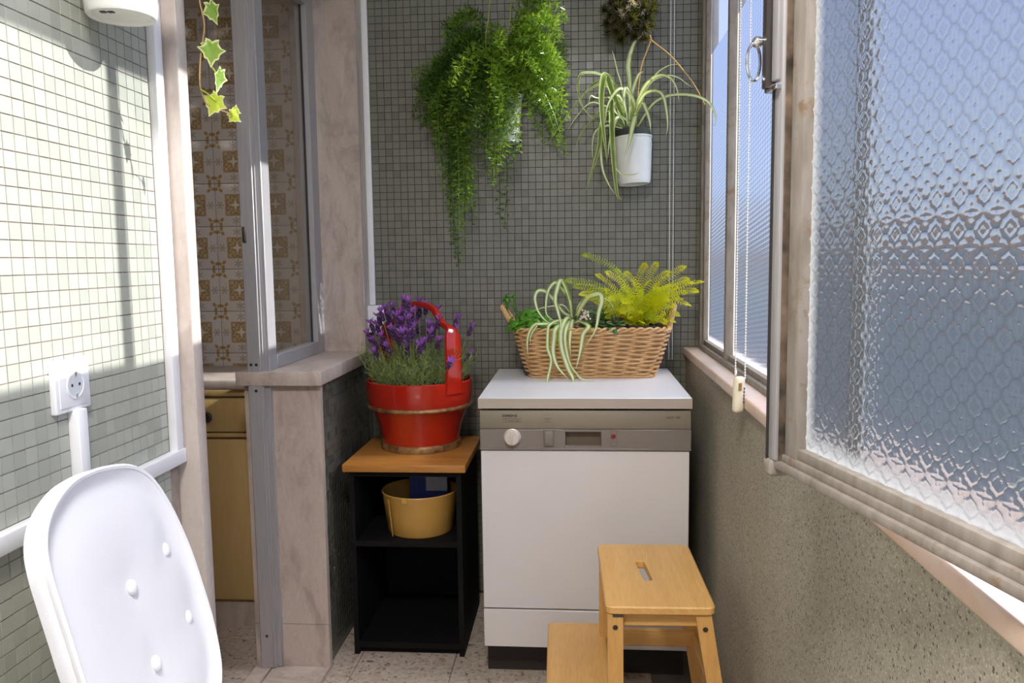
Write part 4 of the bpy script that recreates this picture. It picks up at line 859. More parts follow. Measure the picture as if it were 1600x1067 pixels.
az_ = -PI/4+.08; hd = Vector((math.cos(az_), math.sin(az_), 0)); ht = Vector((-hd.y, hd.x, 0))
prof2 = [(.1725, .195), (.1735, .225), (.1745, .26), (.175, .33), (.174, .375), (.168, .397), (.150, .408), (.125, .418), (.105, .440), (.085, .462), (.05, .475), (0, .478)]
path = prof2+[(-r, z) for r, z in prof2[-2::-1]]
vs = []; nv_ = len(path)
for i, (r, z) in enumerate(path):
    a = path[max(0, i-1)]; b = path[min(nv_-1, i+1)]
    tx, tz = b[0]-a[0], b[1]-a[1]; L_ = math.hypot(tx, tz); nx, nz = -tz/L_, tx/L_
    u = min(1, abs(abs(r))/.17); wd = .030+.004*(1 if z < .22 else 0)-.021*max(0, min(1, (z-.392)/.012)); th = .009
    for sx_, sn in ((-1, -.6), (-.8, -1), (.8, -1), (1, -.6), (1, .6), (.8, 1), (-.8, 1), (-1, .6)):
        vs.append(BC+hd*(r+nx*th*sn)+ht*wd*sx_+Vector((0, 0, z+nz*th*sn)))
fs = [(i*8+k, i*8+(k+1) % 8, (i+1)*8+(k+1) % 8, (i+1)*8+k) for i in range(nv_-1) for k in range(8)]+[tuple(range(8))[::-1], tuple((nv_-1)*8+k for k in range(8))]
MB()._add(vs, fs, smooth=True).build('handle', M_REDLACQ, bk)
def lav_leaf(mb, p, d, L, w):
    d = d.normalized(); s = d.cross(Vector((random.uniform(-1,1), random.uniform(-1,1), random.uniform(-1,1))))
    if s.length < .1: s = d.orthogonal()
    s.normalize(); m_ = p+d*L*.5+Vector((0,0,-.002)); e = p+d*L+Vector((0,0,-.12*L))
    mb._add([p, m_+s*w, e, m_-s*w], [(0,1,2,3)])
fo = MB()
for k in range(300):
    a = random.uniform(0, 2*PI); r = .145*math.sqrt(random.random()); b = BC+Vector((r*math.cos(a), r*math.sin(a), .208))
    dr = Vector((math.cos(a)*r*2.6, math.sin(a)*r*2.6, random.uniform(.5, 1))); dr.normalize(); Ls = random.uniform(.06, .150)
    for q in range(17):
        p = b+dr*Ls*(q/16)
        lav_leaf(fo, p, dr*.6+Vector((random.uniform(-1,1), random.uniform(-1,1), random.uniform(-.1,.8))), random.uniform(.018, .034), .0012)
stuff(fo.build('foliage', M_LAV_LEAF, bk))
st = MB()
def flower_head(tip, base):
    tip = Vector(tip); base = Vector(base); up = (tip-base).normalized()
    L_ = .026
    c0 = tip-up*.038; st.tube(catmull([base, (base+c0)/2+Vector((random.uniform(-.008,.008), random.uniform(-.008,.008), 0)), c0], 3), .0012, 5)
    mb = MB(); M_ = up.to_track_quat('Z', 'Y').to_matrix().to_4x4()
    for k in range(34):
        h = (k % 9)/8*L_; a = k*2.4; rr = .0055*(1-.35*abs(h/L_-.45))
        mb.ball(c0+M_ @ Vector((rr*math.cos(a), rr*math.sin(a), h)), (.0036, .0036, .0046), 5, 3, M_)
    sp_ = mb.build('flower_head', M_LAV_SPIKE, bk)
    mb = MB()
    for k in range(7):
        a = k*2*PI/7+random.random()*.6; dr = M_ @ Vector((math.cos(a)*.65, math.sin(a)*.65, .8)); dr.normalize()
        sd = dr.cross(M_ @ Vector((0, 0, 1))).normalized(); p = c0+up*L_; L2 = random.uniform(.018, .027)
        q = p+dr*L2*.55; e = p+dr*L2+Vector((0, 0, .001)); w2 = .0048
        mb._add([p, q+sd*w2, e+sd*w2*.45, e-sd*w2*.45, q-sd*w2], [(0,1,2,3,4)])
    for k in range(8):
        a = k*2.4; h = random.uniform(.25, .9)*L_; dr = M_ @ Vector((math.cos(a), math.sin(a), .35)); p = c0+up*h+dr*.005
        sd = dr.cross(up).normalized(); mb._add([p, p+dr*.006+sd*.003, p+dr*.0085, p+dr*.006-sd*.003], [(0,1,2,3)])
    mb.build('bracts', M_LAV_BRACT, sp_)
for t_ in LAVENDER:
    tv = Vector(t_)+Vector((0, 0, .004)); ce = BC+Vector((0, 0, .21)); b = ce+(Vector((tv.x, tv.y, ce.z))-ce)*.55
    if (b-ce).length > .14: b = ce+(b-ce).normalized()*.14
    flower_head(tv, b)
for k in range(30):
    a = random.uniform(1.2, 2*PI-1.6); r = random.uniform(.03, .17); z = random.uniform(.33, .47)
    flower_head(BC+Vector((r*math.cos(a), r*math.sin(a), z)), BC+Vector((r*.5*math.cos(a), r*.5*math.sin(a), .21)))
stuff(st.build('stems', M_LAV_STEM, bk))
# white junction box and trunking in the corner behind
duct('cable_trunking', 'upright white cable trunking in the corner beside the marble reveal, above the lavender', (-.752, -.730, YB-.012, YB+.001, 1.084, ZC))
t = thing('junction_box', 'white square junction box on the back wall, half hidden by lavender', 'box', (-.73, YB-.02, 1.03))
MB().bbox(-.766, -.694, YB-.036, YB+.001, .985, 1.083, .004, 2).build('cover', M_WHITEPVC, t)
MB().lathe([(.016, 0), (.0155, .002), (.0001, .002)], n=22, M=RF(-.728, 1.045, YB-.036)).build('boss', M_WHITEPVC, t)
# ------------------------------------------------------------------ wicker basket
KC = Vector((.047, 2.705, .850))
bt = thing('wicker_basket', 'long woven wicker basket with rope handles on the dishwasher worktop', 'basket', KC)
def rrect(hx, hy, r, n):
    """n points evenly spaced round a rounded rectangle"""
    segs = []; L = 2*(2*(hx-r)+2*(hy-r))+2*PI*r; pts = []
    st = [('l', (hx-r)*2, (-hx+r, -hy), (1, 0)), ('a', r*PI/2, (hx-r, -hy+r), -PI/2), ('l', (hy-r)*2, (hx, -hy+r), (0, 1)), ('a', r*PI/2, (hx-r, hy-r), 0),
          ('l', (hx-r)*2, (hx-r, hy), (-1, 0)), ('a', r*PI/2, (-hx+r, hy-r), PI/2), ('l', (hy-r)*2, (-hx, hy-r), (0, -1)), ('a', r*PI/2, (-hx+r, -hy+r), PI)]
    for k in range(n):
        s = L*k/n
        for kind, ln, c, d in st:
            if s <= ln+1e-9:
                if kind == 'l': pts.append((Vector((c[0]+d[0]*s, c[1]+d[1]*s, 0)), Vector((d[1], -d[0], 0))))
                else:
                    a = d+s/r; pts.append((Vector((c[0]+r*math.cos(a), c[1]+r*math.sin(a), 0)), Vector((math.cos(a), math.sin(a), 0))))
                break
            s -= ln
    return pts
def bask(t): # half sizes at relative height t
    e = t**.8
    return .205+.047*e, .088+.044*e, .045+.02*e
HB = .158; NS = 26; mb = MB(); ROWS = 21
for r in range(ROWS):
    t = (r+.5)/ROWS; hx, hy, rr = bask(t); n = NS*8; pts = []
    for k, (p, nn) in enumerate(rrect(hx, hy, rr, n)):
        o_ = .0056*math.sin(PI*k/8+PI*r)*(1 if r else .3)
        pts.append(KC+p+nn*o_+Vector((0, 0, .004+t*(HB-.006)+.0006*math.sin(k*.37+r*2.1))))
    mb.tube(pts, .0040, 6, closed=True, flat=.8)
stuff(mb.build('weave', M_WICKER, bt))
mb = MB()
stakes = []
for k in range(NS):
    pts = []
    for j in range(9):
        hx, hy, rr = bask(j/8); p, nn = rrect(hx, hy, rr, NS)[k]; pts.append(KC+p+Vector((0, 0, .003+j/8*HB)))
    mb.tube(pts, .0026, 6)
stuff(mb.build('stakes', M_WICKER, bt))
hx, hy, rr = bask(1)
for ph in (0, PI):
    pts = []
    for k, (p, nn) in enumerate(rrect(hx, hy, rr, 260)):
        a = k*2*PI/10+ph; pts.append(KC+p+nn*.0052*math.cos(a)+Vector((0, 0, HB+.0035+.0048*math.sin(a))))
    MB().tube(pts, .0044, 6, closed=True).build('rim', M_WICKER, bt)
hx, hy, rr = bask(0)
MB().tube([KC+p+nn*.003+Vector((0, 0, .005)) for p, nn in rrect(hx, hy, rr, 90)], .005, 6, closed=True).build('foot_rim', M_WICKER, bt)
MB().bbox(KC.x-.20, KC.x+.20, KC.y-.085, KC.y+.085, KC.z+.001, KC.z+.008, .002, 1).build('base', M_WICKER, bt)
def rope(side):
    hx, hy, rr = bask(1); x0 = KC.x+side*(hx+.001); cur = []
    for k in range(27):
        u = k/26; a = PI*u
        cur.append(Vector((x0+side*.012*math.sin(a)+(-.034*math.sin(a) if side < 0 else .012*math.sin(a)), KC.y-.052*math.cos(a), KC.z+HB-.01+.085*math.sin(a)**.8)))
    h = MB()
    cur = catmull(cur, 3)
    for ph in range(5):
        pts = []
        for k, p in enumerate(cur):
            t = (cur[min(k+1, len(cur)-1)]-cur[max(0, k-1)]).normalized(); s = t.cross(Vector((1, 0, 0))).normalized(); q = t.cross(s)
            a = k*.42+ph*2*PI/5; pts.append(p+s*.0052*math.cos(a)+q*.0052*math.sin(a))
        h.tube(pts, .0034, 6)
    return h.build('handle', M_WICKER, bt)
rope(-1); rope(1)

# plants standing in the basket
def pot(name, par, c, r, h, mat=M_POTDARK, soil=True):
    o = MB().lathe([(.0001, 0), (r*.78, 0), (r*.98, h-.012), (r*1.03, h-.012), (r*1.04, h), (r*.97, h), (r*.95, h-.012), (r*.76, .004), (.0001, .004)], c, 32).build('pot', mat, par)
    if soil: MB().disc((c[0], c[1], c[2]+h-.012), r*.95, 24).build('soil', M_SOIL, par)
    return o
# spider plant
t = thing('spider_plant', 'cream striped spider plant spilling over the front of the wicker basket', 'potted plant', (-.06, 2.69, .862))
pot('pot', t, (-.045, 2.69, .8595), .052, .125)
for i, (wd, pts) in enumerate(BASKET_SPIDER):
    MB().strip(pts, wd*1.25, ref=(.12*math.sin(i*1.7), -1, .25)).build('leaf', M_SPIDER_C if i != 13 else M_SPIDER_A, t)
# golden fern
t = thing('golden_fern', 'bright yellow green sword fern in a dark pot, right end of the basket', 'potted plant', (.215, 2.685, .862))
pot('pot', t, (.218, 2.685, .8595), .056, .160)
CR = Vector((.205, 2.685, 1.02))
def frond(base, tip, lift, n, pl, mat, par, pw=.0018, name='frond', up=(0,-.7,.7)):
    base = Vector(base); tip = Vector(tip); mid = (base+tip)/2+Vector((random.uniform(-.012,.012), random.uniform(-.012,.006), lift*random.uniform(.6, 1.3))); c = catmull([base, base*.62+mid*.38+Vector((0,0,lift*.28)), mid, tip*.72+mid*.28+Vector((0,0,lift*.12)), tip], 10)
    mb = MB(); mb.tube(c, [.0011*(1-.7*i/(len(c)-1)) for i in range(len(c))], 4)
    up = Vector(up)+Vector((random.uniform(-.5,.5), random.uniform(-.3,.3), random.uniform(-.3,.3))); m = len(c)
    for k in range(n):
        u = .16+.84*k/(n-1); x = u*(m-1); i = min(int(x), m-2); p = c[i].lerp(c[i+1], x-i); tg = (c[i+1]-c[i]).normalized()
        s = tg.cross(up)
        if s.length < .1: s = tg.orthogonal()
        s.normalize(); nn = s.cross(tg); L = pl*min(1, 3.2*(1-u)+.18)*min(1, .45+u*2)
        for sg in (-1, 1):
            dr = (s*sg+tg*.38+nn*random.uniform(-.1,.25)).normalized(); q = dr.cross(nn).normalized()*pw
            e = p+dr*L+Vector((0,0,-.1*L)); a = p+dr*L*.42+nn*.0012
            mb._add([p, a+q*(1 if sg > 0 else 1), e, a-q], [(0,1,2,3)], [0,0,0,0])
    return mb.build(name, mat, par)
for i, tp in enumerate(FERN_TIPS):
    b = CR+Vector((random.uniform(-.03,.03), random.uniform(-.03,.03), 0)); L = (Vector(tp)-b).length
    frond(b, tp, .012+.16*L, 12+int(L*88), .0175 if L > .1 else .015, M_FERN_G if (i in (0,1,2,18,24,25,36) or i % 11 == 5) else M_FERN, t)
for i in range(70):
    a = random.uniform(0, 2*PI); r = random.uniform(.03, .135); tp = CR+Vector((r*1.25*math.cos(a), r*.85*math.sin(a)-.01, random.uniform(.0, .13)))
    if tp.y > 2.83: tp.y = 2.83
    frond(CR+Vector((random.uniform(-.03,.03), random.uniform(-.03,.03), -.004)), tp, random.uniform(.01,.05), 22, .0155, M_FERN if i % 4 else M_FERN_G, t)
# parsley-like seedling tray at the left end
t = thing('leafy_herb', 'low bright green leafy herb at the left end of the basket', 'potted plant', (-.15, 2.68, .862))
pot('pot', t, (-.148, 2.685, .8595), .044, .135)
def leafclump(par, n, c, rad, hgt, size, mat, name='foliage', as_leaves=False):
    mb = MB()
    for k in range(n):
        a = random.uniform(0, 2*PI); r = math.sqrt(random.random()); p = Vector(c)+Vector((rad[0]*r*math.cos(a), rad[1]*r*math.sin(a), hgt*(1-.6*r*r)*random.uniform(.35, 1)))
        up = Vector((math.cos(a)*.6, math.sin(a)*.6-.3, 1))+Vector((random.uniform(-.6,.6), random.uniform(-.6,.6), 0)); up.normalize()
        x = up.orthogonal().normalized(); x = Matrix.Rotation(random.uniform(0, 6.28), 4, up) @ x; y = up.cross(x); sz = size*random.uniform(.6, 1.1)
        ring = [p+(x*math.cos(q*PI/4)+y*math.sin(q*PI/4))*sz*(1 if q % 2 else .72)+up*random.uniform(-.15,.15)*sz for q in range(8)]
        mb._add([p+up*sz*.25]+ring, [(0, 1+q, 1+(q+1)%8) for q in range(8)])
        if k % 4 == 0: mb.tube([Vector(c)+Vector((0,0,-.03)), p], .0009, 4)
    return stuff(mb.build(name, mat, par))
leafclump(t, 260, (-.150, 2.640, .99), (.082, .068), .095, .0115, M_PARSLEY)
t = thing('small_green_sprig', 'small upright green seedling behind the left rope handle of the basket', 'potted plant', (-.165, 2.76, .862))
pot('pot', t, (-.158, 2.785, .8595), .036, .12)
sg = MB(); 
for p_ in ((-.236, 2.70, 1.118), (-.216, 2.70, 1.112), (-.228, 2.70, 1.095)):
    sg.tube(catmull([(-.158, 2.785, .97), (-.19, 2.74, 1.03), p_], 4), .0011, 5)
sg.build('stem', M_PARSLEY, t)
leafclump(t, 22, (-.236, 2.70, 1.092), (.013, .012), .045, .0085, M_PARSLEY)
leafclump(t, 9, (-.214, 2.70, 1.10), (.007, .007), .03, .007, M_PARSLEY)
# dark succulent with a pale flower
t = thing('flowering_succulent', 'dark green succulent with one pale pink flower, middle of the basket', 'potted plant', (.08, 2.66, .862))
pot('pot', t, (.088, 2.665, .8595), .046, .14)
def succ(c, dr, L, wd):
    c = Vector(c); dr = Vector(dr).normalized(); M_ = dr.to_track_quat('Z', 'Y').to_matrix().to_4x4()
    MB().ball(c+dr*L*.5, (wd, wd*.35, L*.5), 10, 6, M_).build('leaf', M_SUCC, t)
for k in range(40):
    a = random.uniform(0, 2*PI); r = random.uniform(.0, .055); c = (.088+r*math.cos(a)*1.1, 2.655+r*math.sin(a), 1.0+random.uniform(0, .05))
    succ(c, (math.cos(a), math.sin(a)-.5, random.uniform(.2, .9)), random.uniform(.022, .036), random.uniform(.007, .010))
for c, d in (((.125,2.59,1.028),(1,-.3,.45)), ((.122,2.585,1.025),(-1,-.4,.35)), ((.122,2.58,1.022),(.05,-.8,-.8)), ((.12,2.59,1.03),(-.3,-.2,1)), ((.128,2.585,1.03),(.8,-.5,-.1)), ((.115,2.585,1.02),(-.6,-.7,-.2)), ((.10,2.59,1.02),(-.9,-.3,.2))):
    succ(c, d, .032, .0105)
st2 = MB().tube(catmull([(.07, 2.65, .99), (.05, 2.60, 1.03), (.031, 2.578, 1.055)], 4), .0013, 5).build('flower_stem', M_SUCC, t)
fl_ = MB()
for k in range(26):
    p = Vector((.030, 2.574, 1.060))+Vector((random.gauss(0, .008), random.gauss(0, .003), random.gauss(0, .009)))
    fl_.ball(p, (.0030, .0022, .0036), 6, 4)
fl_.build('flower', M_PALEFLOWER, t)
leafclump(t, 60, (.05, 2.66, .99), (.07, .05), .10, .011, M_SUCC, 'undergrowth')

# ------------------------------------------------------------------ plants on the back wall
def wall_hook(par, x, z):
    MB().box(x-.012, x+.012, YB-.006, YB-.0016, z-.03, z+.01).tube([(x, YB-.004, z), (x, YB-.03, z+.004), (x, YB-.036, z-.012)], .002, 6).build('wall_hook', M_CHROME, par)
t = thing('spider_plant', 'striped spider plant in a ribbed white pot hung on the back wall', 'potted plant', (.197, 2.785, 1.49))
SPC = Vector((.197, 2.787, 1.490)); SPM = Matrix.Translation(SPC) @ Matrix.Rotation(math.radians(-3), 4, 'Y') @ Matrix.Rotation(math.radians(-2), 4, 'X')
pr = [(.0001, .002), (.049, .002), (.052, 0), (.0535, .004)]
for k in range(19): z = .010+k*.0062; pr += [(.0540+z*.087, z), (.0548+z*.087, z+.0031)]
pr += [(.0655, .134), (.0655, .150), (.0685, .152), (.0685, .157), (.065, .158), (.062, .15), (.050, .008), (.0001, .008)]
MB().lathe(pr, (0,0,0), 44, SPM).build('pot', M_POTWHITE, t)
MB().lathe([(.050, .01), (.0615, .150), (.0635, .172), (.0650, .174), (.0650, .178), (.0615, .178), (.0600, .160), (.0001, .160)], (0,0,0), 36, SPM).build('inner_pot', M_POTDARK, t)
MB().lathe([(.0600, .164), (.03, .170), (.0001, .168)], (0,0,0), 24, SPM).build('soil', M_SOIL, t)
wall_hook(t, .197, 1.64)
for i, (kd_, wd, pts) in enumerate(SPIDER):
    m_ = (M_SPIDER_A, M_SPIDER_B, M_STALK)[kd_]
    if kd_ == 2: MB().tube(catmull(pts, 5), .0022, 6).build('stalk', m_, t)
    else: MB().strip(pts, wd, ref=(.15*math.sin(i*2.3), -1, .3)).build('leaf', m_, t)

t = thing('asparagus_fern', 'big feathery asparagus fern cascading from a white pot on the back wall', 'potted plant', (-.25, 2.79, 1.64))
APC = Vector((-.245, 2.795, 1.640))
MB().lathe([(.0001, .002), (.046, .002), (.049, 0), (.051, .005), (.0625, .150), (.066, .152), (.066, .158), (.062, .158), (.050, .006), (.0001, .006)], APC, 40).build('pot', M_POTWHITE, t)
MB().disc(APC+Vector((0, 0, .145)), .061, 24).build('soil', M_SOIL, t)
wall_hook(t, -.245, 1.79)
def asp(base, tip, lift, mat, n=38, droop=False, bare=.15):
    base = Vector(base); tip = Vector(tip)
    if droop:
        out_ = Vector((tip.x, tip.y, base.z+.06)); c = catmull([base, base.lerp(out_, .5)+Vector((0, 0, .05)), out_.lerp(tip, .15), out_.lerp(tip, .5)+Vector((random.uniform(-.02,.02), 0, 0)), tip], 10)
    else: c = catmull([base, base.lerp(tip, .35)+Vector((0, 0, lift)), base.lerp(tip, .75)+Vector((0, 0, lift*.7)), tip], 10)
    mb = MB(); m = len(c); mb.tube(c, .0010, 4)
    L = sum((c[i+1]-c[i]).length for i in range(m-1)); n = max(14, int(L/.0105))
    for k in range(n):
        u = bare+(1-bare)*k/(n-1); x = u*(m-1); i = min(int(x), m-2); p = c[i].lerp(c[i+1], x-i); tg = (c[i+1]-c[i]).normalized()
        sz = min(1, .5+3*(1-u))
        side = (tg.orthogonal() if True else 0).normalized(); side = Matrix.Rotation(k*2.4, 4, tg) @ side
        root = p+side*.010*sz*random.random()
        for q in range(5):
            dr = (Matrix.Rotation(random.uniform(-1.3, 1.3), 4, tg) @ side+tg*random.uniform(-.3, .9)).normalized()
            s = dr.orthogonal(); s = Matrix.Rotation(random.uniform(0, 6.28), 4, dr) @ s.normalized()*.0021; ln = random.uniform(.016, .029)*sz
            mb._add([root, root+dr*ln*.5+s, root+dr*ln, root+dr*ln*.5-s], [(0,1,2,3)])
    mb.v = [(p[0], min(p[1], YB-.003), p[2]) for p in mb.v]
    return mb.build('frond', mat, t)
for i, tp in enumerate(ASPARAGUS):
    tp = Vector(tp); tp.y = min(tp.y, YB-.05)
    b = APC+Vector((random.uniform(-.04,.04), random.uniform(-.04,.03), .15))
    asp(b, tp, .05+.12*random.random()*(tp-b).length/.2, M_ASP if (tp.x > -.30 or i % 4 == 0) else M_ASP_SHADE, bare=.3)
for i, tp in enumerate(ASPARAGUS_TRAIL):
    b = APC+Vector((random.uniform(-.05,.03), -.04, .15)); asp(b, tp, 0, M_ASP_SHADE if i % 3 else M_ASP, droop=True)
MB().tube(catmull([APC+Vector((-.01, 0, .15)), (-.290, 2.73, 1.90), (-.296, 2.72, 1.97), (-.285, 2.72, 2.04), (-.280, 2.72, 2.10)], 5), .0017, 6).build('stem', M_ASP_STEM, t)
MB().tube(catmull([APC+Vector((.0, 0, .15)), (-.225, 2.73, 1.96), (-.215, 2.72, 2.03), (-.208, 2.72, 2.10)], 5), .0015, 6).tube([(-.222, 2.725, 2.0), (-.236, 2.72, 2.03)], .001, 5).build('stem', M_ASP_STEM, t)

# houseleek-like rosettes in a wall basket
t = thing('houseleek_ball', 'dark spiky houseleek rosettes with one dry pale flower, high on the back wall', 'potted plant', (.178, 2.80, 2.08))
MB().lathe([(.0001, 0), (.05, .0), (.066, .10), (.062, .10), (.0001, .05)], (.178, 2.80, 2.03), 28).build('pot', M_POTDARK, t)
def rosette(c, n_dir, R, mat, nl_=42):
    c = Vector(c); nd = Vector(n_dir).normalized(); M_ = nd.to_track_quat('Z', 'Y').to_matrix().to_4x4(); mb = MB()
    for k in range(nl_):
        a = k*2.39996; e = .15+1.15*(k/nl_); dr = M_ @ Vector((math.cos(a)*math.sin(e), math.sin(a)*math.sin(e), math.cos(e))); L = R*(.55+.45*k/nl_)*random.uniform(.85, 1.1)
        s = dr.cross(nd)
        if s.length < .05: s = dr.orthogonal()
        s = s.normalized()*R*.055; mb._add([c-s*.6, c+dr*L*.55-s+nd*.001, c+dr*L, c+dr*L*.55+s+nd*.001, c+s*.6], [(0,1,2,3,4)])
    return mb.build('rosette', mat, t)
for k in range(34):
    a = k*2.4; r = .080*math.sqrt((k+.5)/34)
    rosette((.178+r*1.05*math.cos(a), 2.775-.05*(1-(r/.09)**2)+random.uniform(-.01,.01), 2.035+r*math.sin(a)*1.05), (math.cos(a)*r*9, -1, math.sin(a)*r*9), random.uniform(.030, .046), M_SEMP)
for k in range(5): rosette((.182+.012*k*math.cos(k), 2.715, 2.067-.011*k), (random.uniform(-.5,.5), -1, random.uniform(-.2,.8)), .021, M_SEMP_PALE, 20)

# ------------------------------------------------------------------ bamboo step stool
so_ = thing('step_stool', 'bamboo two step stool with a grip slot in front of the dishwasher', 'step stool', (.16, 1.85, 0))
TH, TB = .500, .482
ROT = Matrix.Translation(Vector((.17, 1.845, 0))) @ Matrix.Rotation(math.radians(1.2), 4, 'Z') @ Matrix.Translation(Vector((-.17, -1.845, 0)))
def slotted_top():
    x0, x1, y0, y1, r = .0535, .2875, 1.655, 2.035, .018
    bm = bmesh.new(); ol = []
    for cx, cy, a0 in ((x1-r, y1-r, 0), (x0+r, y1-r, PI/2), (x0+r, y0+r, PI), (x1-r, y0+r, 3*PI/2)):
        for k in range(7): a = a0+k*PI/12; ol.append((cx+r*math.cos(a), cy+r*math.sin(a)))
    sx, sy, hw, hl = .1555, 1.858, .0105, .050; il = []
    for cy, a0 in ((sy+hl, 0), (sy-hl, PI)):
        for k in range(9): a = a0+k*PI/8; il.append((sx+hw*math.cos(a)-.004*(cy-sy)/.05, cy+hw*math.sin(a)))
    lo_, li_ = len(ol), len(il); mb = MB()
    layers = [(.0025, TB), (0, TB+.0025), (0, TH-.003), (.003, TH)]
    cx, cy = (x0+x1)/2, (y0+y1)/2
    vs = []
    for ins, z in layers:
        for x, y in ol: vs.append(Vector((x-math.copysign(ins, x-cx), y-math.copysign(ins, y-cy), z)))
    nO = len(vs)
    for ins, z in ((.002, TB), (0, TB+.002), (0, TH-.002), (.002, TH)):
        for x, y in il:
            d = Vector((x-sx, (y-sy)*.4, 0)).normalized() if ins else Vector((0,0,0)); vs.append(Vector((x, y, z))+d*ins)
    fs = [(i*lo_+k, i*lo_+(k+1)%lo_, (i+1)*lo_+(k+1)%lo_, (i+1)*lo_+k) for i in range(3) for k in range(lo_)]
    fs += [(nO+i*li_+k, nO+(i+1)*li_+k, nO+(i+1)*li_+(k+1)%li_, nO+i*li_+(k+1)%li_) for i in range(3) for k in range(li_)]
    for ao, bo, fl in ((3*lo_, nO+3*li_, False), (0, nO, True)):
        bm2 = bmesh.new(); mp = {}
        for off, cnt in ((ao, lo_), (bo, li_)):
            bv = []
            for k in range(cnt):
                v_ = bm2.verts.new(vs[off+k]); mp[v_] = off+k; bv.append(v_)
            for k in range(cnt): bm2.edges.new((bv[k], bv[(k+1) % cnt]))
        bmesh.ops.triangle_fill(bm2, edges=bm2.edges[:], use_beauty=True, use_dissolve=False)
        for f_ in bm2.faces: fs.append(tuple(mp[v_] for v_ in f_.verts))
        bm2.free()
    mb._add([ROT @ v for v in vs], fs); return mb
slotted_top().build('top_step', M_BAMBOO_Y, so_)
MB().bbox(-.078, .076, 1.60, 2.105, .236, .254, .006, 3, ROT).build('lower_step', M_BAMBOO_Y, so_)
def slant(a, b, wx, wy):
    a, b = Vector(a), Vector(b); vs = []
    for p in (a, b):
        for dx, dy in ((-1,-1),(1,-1),(1,1),(-1,1)): vs.append(ROT @ (p+Vector((dx*wx/2, dy*wy/2, 0))))
    return MB()._add(vs, [(0,3,2,1),(4,5,6,7)]+[(k,(k+1)%4,4+(k+1)%4,4+k) for k in range(4)])
LEG = [((.0745, 1.672, .482), (.0745, 1.640, 0)), ((.2615, 1.672, .482), (.337, 1.640, 0)), ((.0745, 2.018, .482), (.0745, 2.050, 0)), ((.2615, 2.018, .482), (.337, 2.050, 0))]
for a, b in LEG: slant(a, b, .0335, .022).build('leg', M_BAMBOO_Z, so_)
for x in (-.052,):
    for y in (1.655, 2.05): slant((x, y, .236), (x-.012, y, 0), .030, .022).build('leg', M_BAMBOO_Z, so_)
MB().bbox(.08, .262, 1.676, 1.694, .448, .480, .002, 1, ROT).build('apron', M_BAMBOO_X, so_)
MB().bbox(.08, .262, 1.996, 2.014, .450, .480, .002, 1, ROT).build('apron', M_BAMBOO_X, so_)
MB().bbox(.08, .305, 2.018, 2.034, .232, .276, .002, 1, ROT).build('stretcher', M_BAMBOO_X, so_)
MB().bbox(-.055, .08, 2.028, 2.044, .19, .232, .002, 1, ROT).build('stretcher', M_BAMBOO_X, so_)
MB().bbox(-.055, .08, 1.650, 1.666, .19, .232, .002, 1, ROT).build('stretcher', M_BAMBOO_X, so_)
slant((.300, 1.658, .262), (.300, 2.040, .262), .016, .040)
MB().bbox(.293, .309, 1.66, 2.03, .225, .262, .002, 1, ROT).build('stretcher', M_BAMBOO_Y, so_)
for x, z in ((.0745, .452), (.2655, .450)):
    MB().lathe([(.0058, 0), (.0052, .0012), (.0001, .0012)], n=14, M=ROT @ RF(x, z, 1.6585)).build('screw', M_KNOBDARK, so_)
MB().box(.069, .092, 1.6585, 1.662, .4755, .4805, ROT).build('stamp', M_PRINT, so_)

# ------------------------------------------------------------------ blind chains
def chain(name, label, x0, y0, x1, y1, ztop, zbot, tens):
    t = thing(name, label, 'blind chain', ((x0+x1)/2, (y0+y1)/2, zbot))
    for x, y in ((x0, y0), (x1, y1)):
        mb = MB(); z = zbot; k = 0
        while z < ztop: mb.ball((x, y, z), .0022, 6, 4); z += .0062
        mb.tube([(x, y, zbot), (x, y, ztop)], .0007, 5); mb.build('bead_strand', M_CHAIN, t)
    return t
t = chain('blind_chain', 'white beaded blind chain with a cream weight hanging before the right window', .358, 1.835, .366, 1.77, ZC, .975, True)
wM = Matrix.Translation(Vector((.361, 1.812, .935))) @ Matrix.Rotation(.5, 4, 'Z') @ Matrix.Rotation(.05, 4, 'Y')
wt_ = MB().bbox(-.0125, .0125, -.010, .010, -.045, .038, .0085, 4, wM).build('chain_weight', M_CREAM, t)
MB().bbox(-.0045, .0045, -.0112, -.0095, -.006, .012, .0004, 1, wM @ Matrix.Translation(Vector((-.005, 0, .012)))).build('amber_patch', M_GOLD, wt_)
for k in range(5): MB().box(.0055, .0085, -.0108, -.0098, -.022+k*.0075, -.0165+k*.0075, wM).build('tiny_print', M_PRINT, wt_)
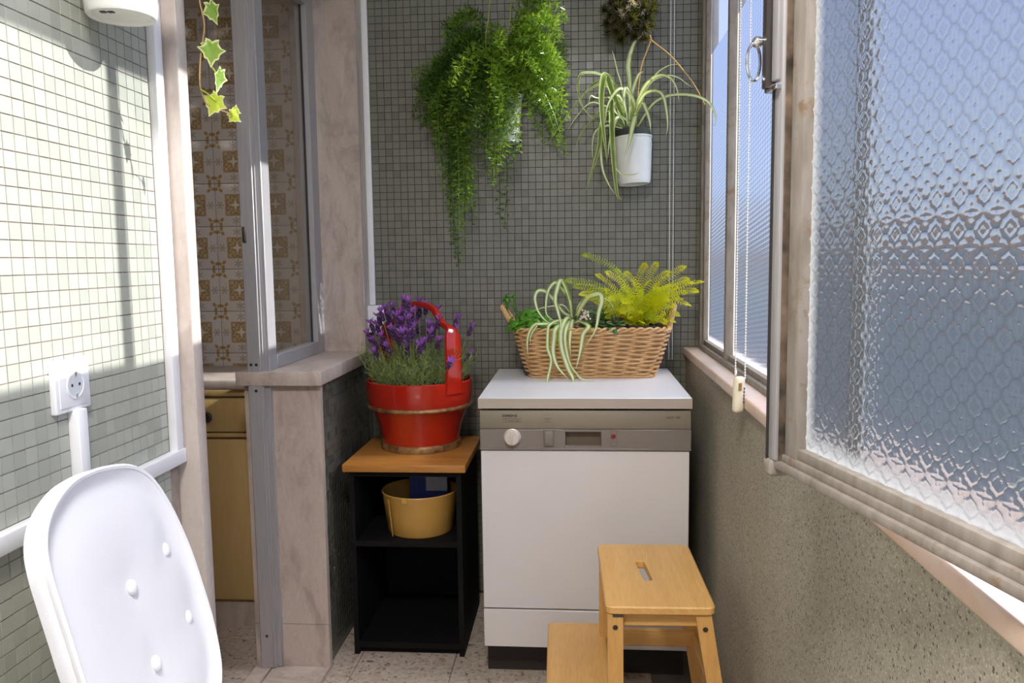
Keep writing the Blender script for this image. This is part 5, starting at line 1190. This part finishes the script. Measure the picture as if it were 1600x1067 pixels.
MB().tube([(.358, 1.835, .972), (.358, 1.835, .985)], .0035, 8).build('connector', M_CHROME, t)
chain('blind_chain', 'thin white beaded chain hanging flat along the tiled back wall', .322, YB-.03, .3345, YB-.03, ZC, .885, False)

# ------------------------------------------------------------------ kitchen beyond the door opening
kc = thing('kitchen_cabinet', 'ochre kitchen base cabinet with one drawer and a dark round knob', 'cabinet', (-1.35, 2.7, 0))
KX0, KX1, KF = -2.3, -1.0, 2.545
MB().box(KX0, KX1, KF+.018, YK-.008, .085, .825).build('body', M_CABYELLOW, kc)
MB().bbox(-1.72, -1.012, KF, KF+.019, .098, .655, .004, 2).box(-1.72, -1.012, KF+.012, KF+.019, .09, .10).build('door', M_CABYELLOW, kc)
MB().bbox(-1.72, -1.012, KF-.004, KF+.019, .663, .676, .003, 2).build('moulding', M_CABYELLOW, kc)
dr_ = MB().bbox(-1.72, -1.012, KF, KF+.019, .680, .795, .004, 2).build('drawer', M_CABYELLOW, kc)
MB().lathe([(.008, 0), (.008, .012), (.0185, .016), (.019, .022), (.014, .026), (.0095, .026), (.007, .022), (.0001, .023)], n=28, M=Matrix.Translation(Vector((-1.228, KF, .733))) @ Matrix.Rotation(PI/2, 4, 'X')).build('knob', M_KNOBDARK, dr_)
MB().bbox(KX0, KX1, KF-.006, KF+.019, .802, .827, .003, 2).build('top_moulding', M_CABYELLOW, kc)
MB().box(KX0, KX1, KF+.006, KF+.02, 0, .085).build('plinth', M_MARBLE, kc)
ct = MB().bbox(KX0, -.99, 2.515, YK-.0065, .827, .862, .008, 3).build('countertop', M_COUNTER); tag(ct, 'pinkish stone kitchen countertop over the ochre cabinet', 'countertop')

# ------------------------------------------------------------------ what stands outside, blurred by the glass
b = thing('distant_house', 'distant pale house with a terracotta eave blurred behind the textured glass', 'building', (18, 24, -4))
MB().box(9, 30, 24, 32, -6, 1.55).build('wall', M_OUTWALL, b)
MB().box(8.7, 30.3, 23.7, 32.3, 1.45, 2.15).build('eave', M_ROOFTILE, b)
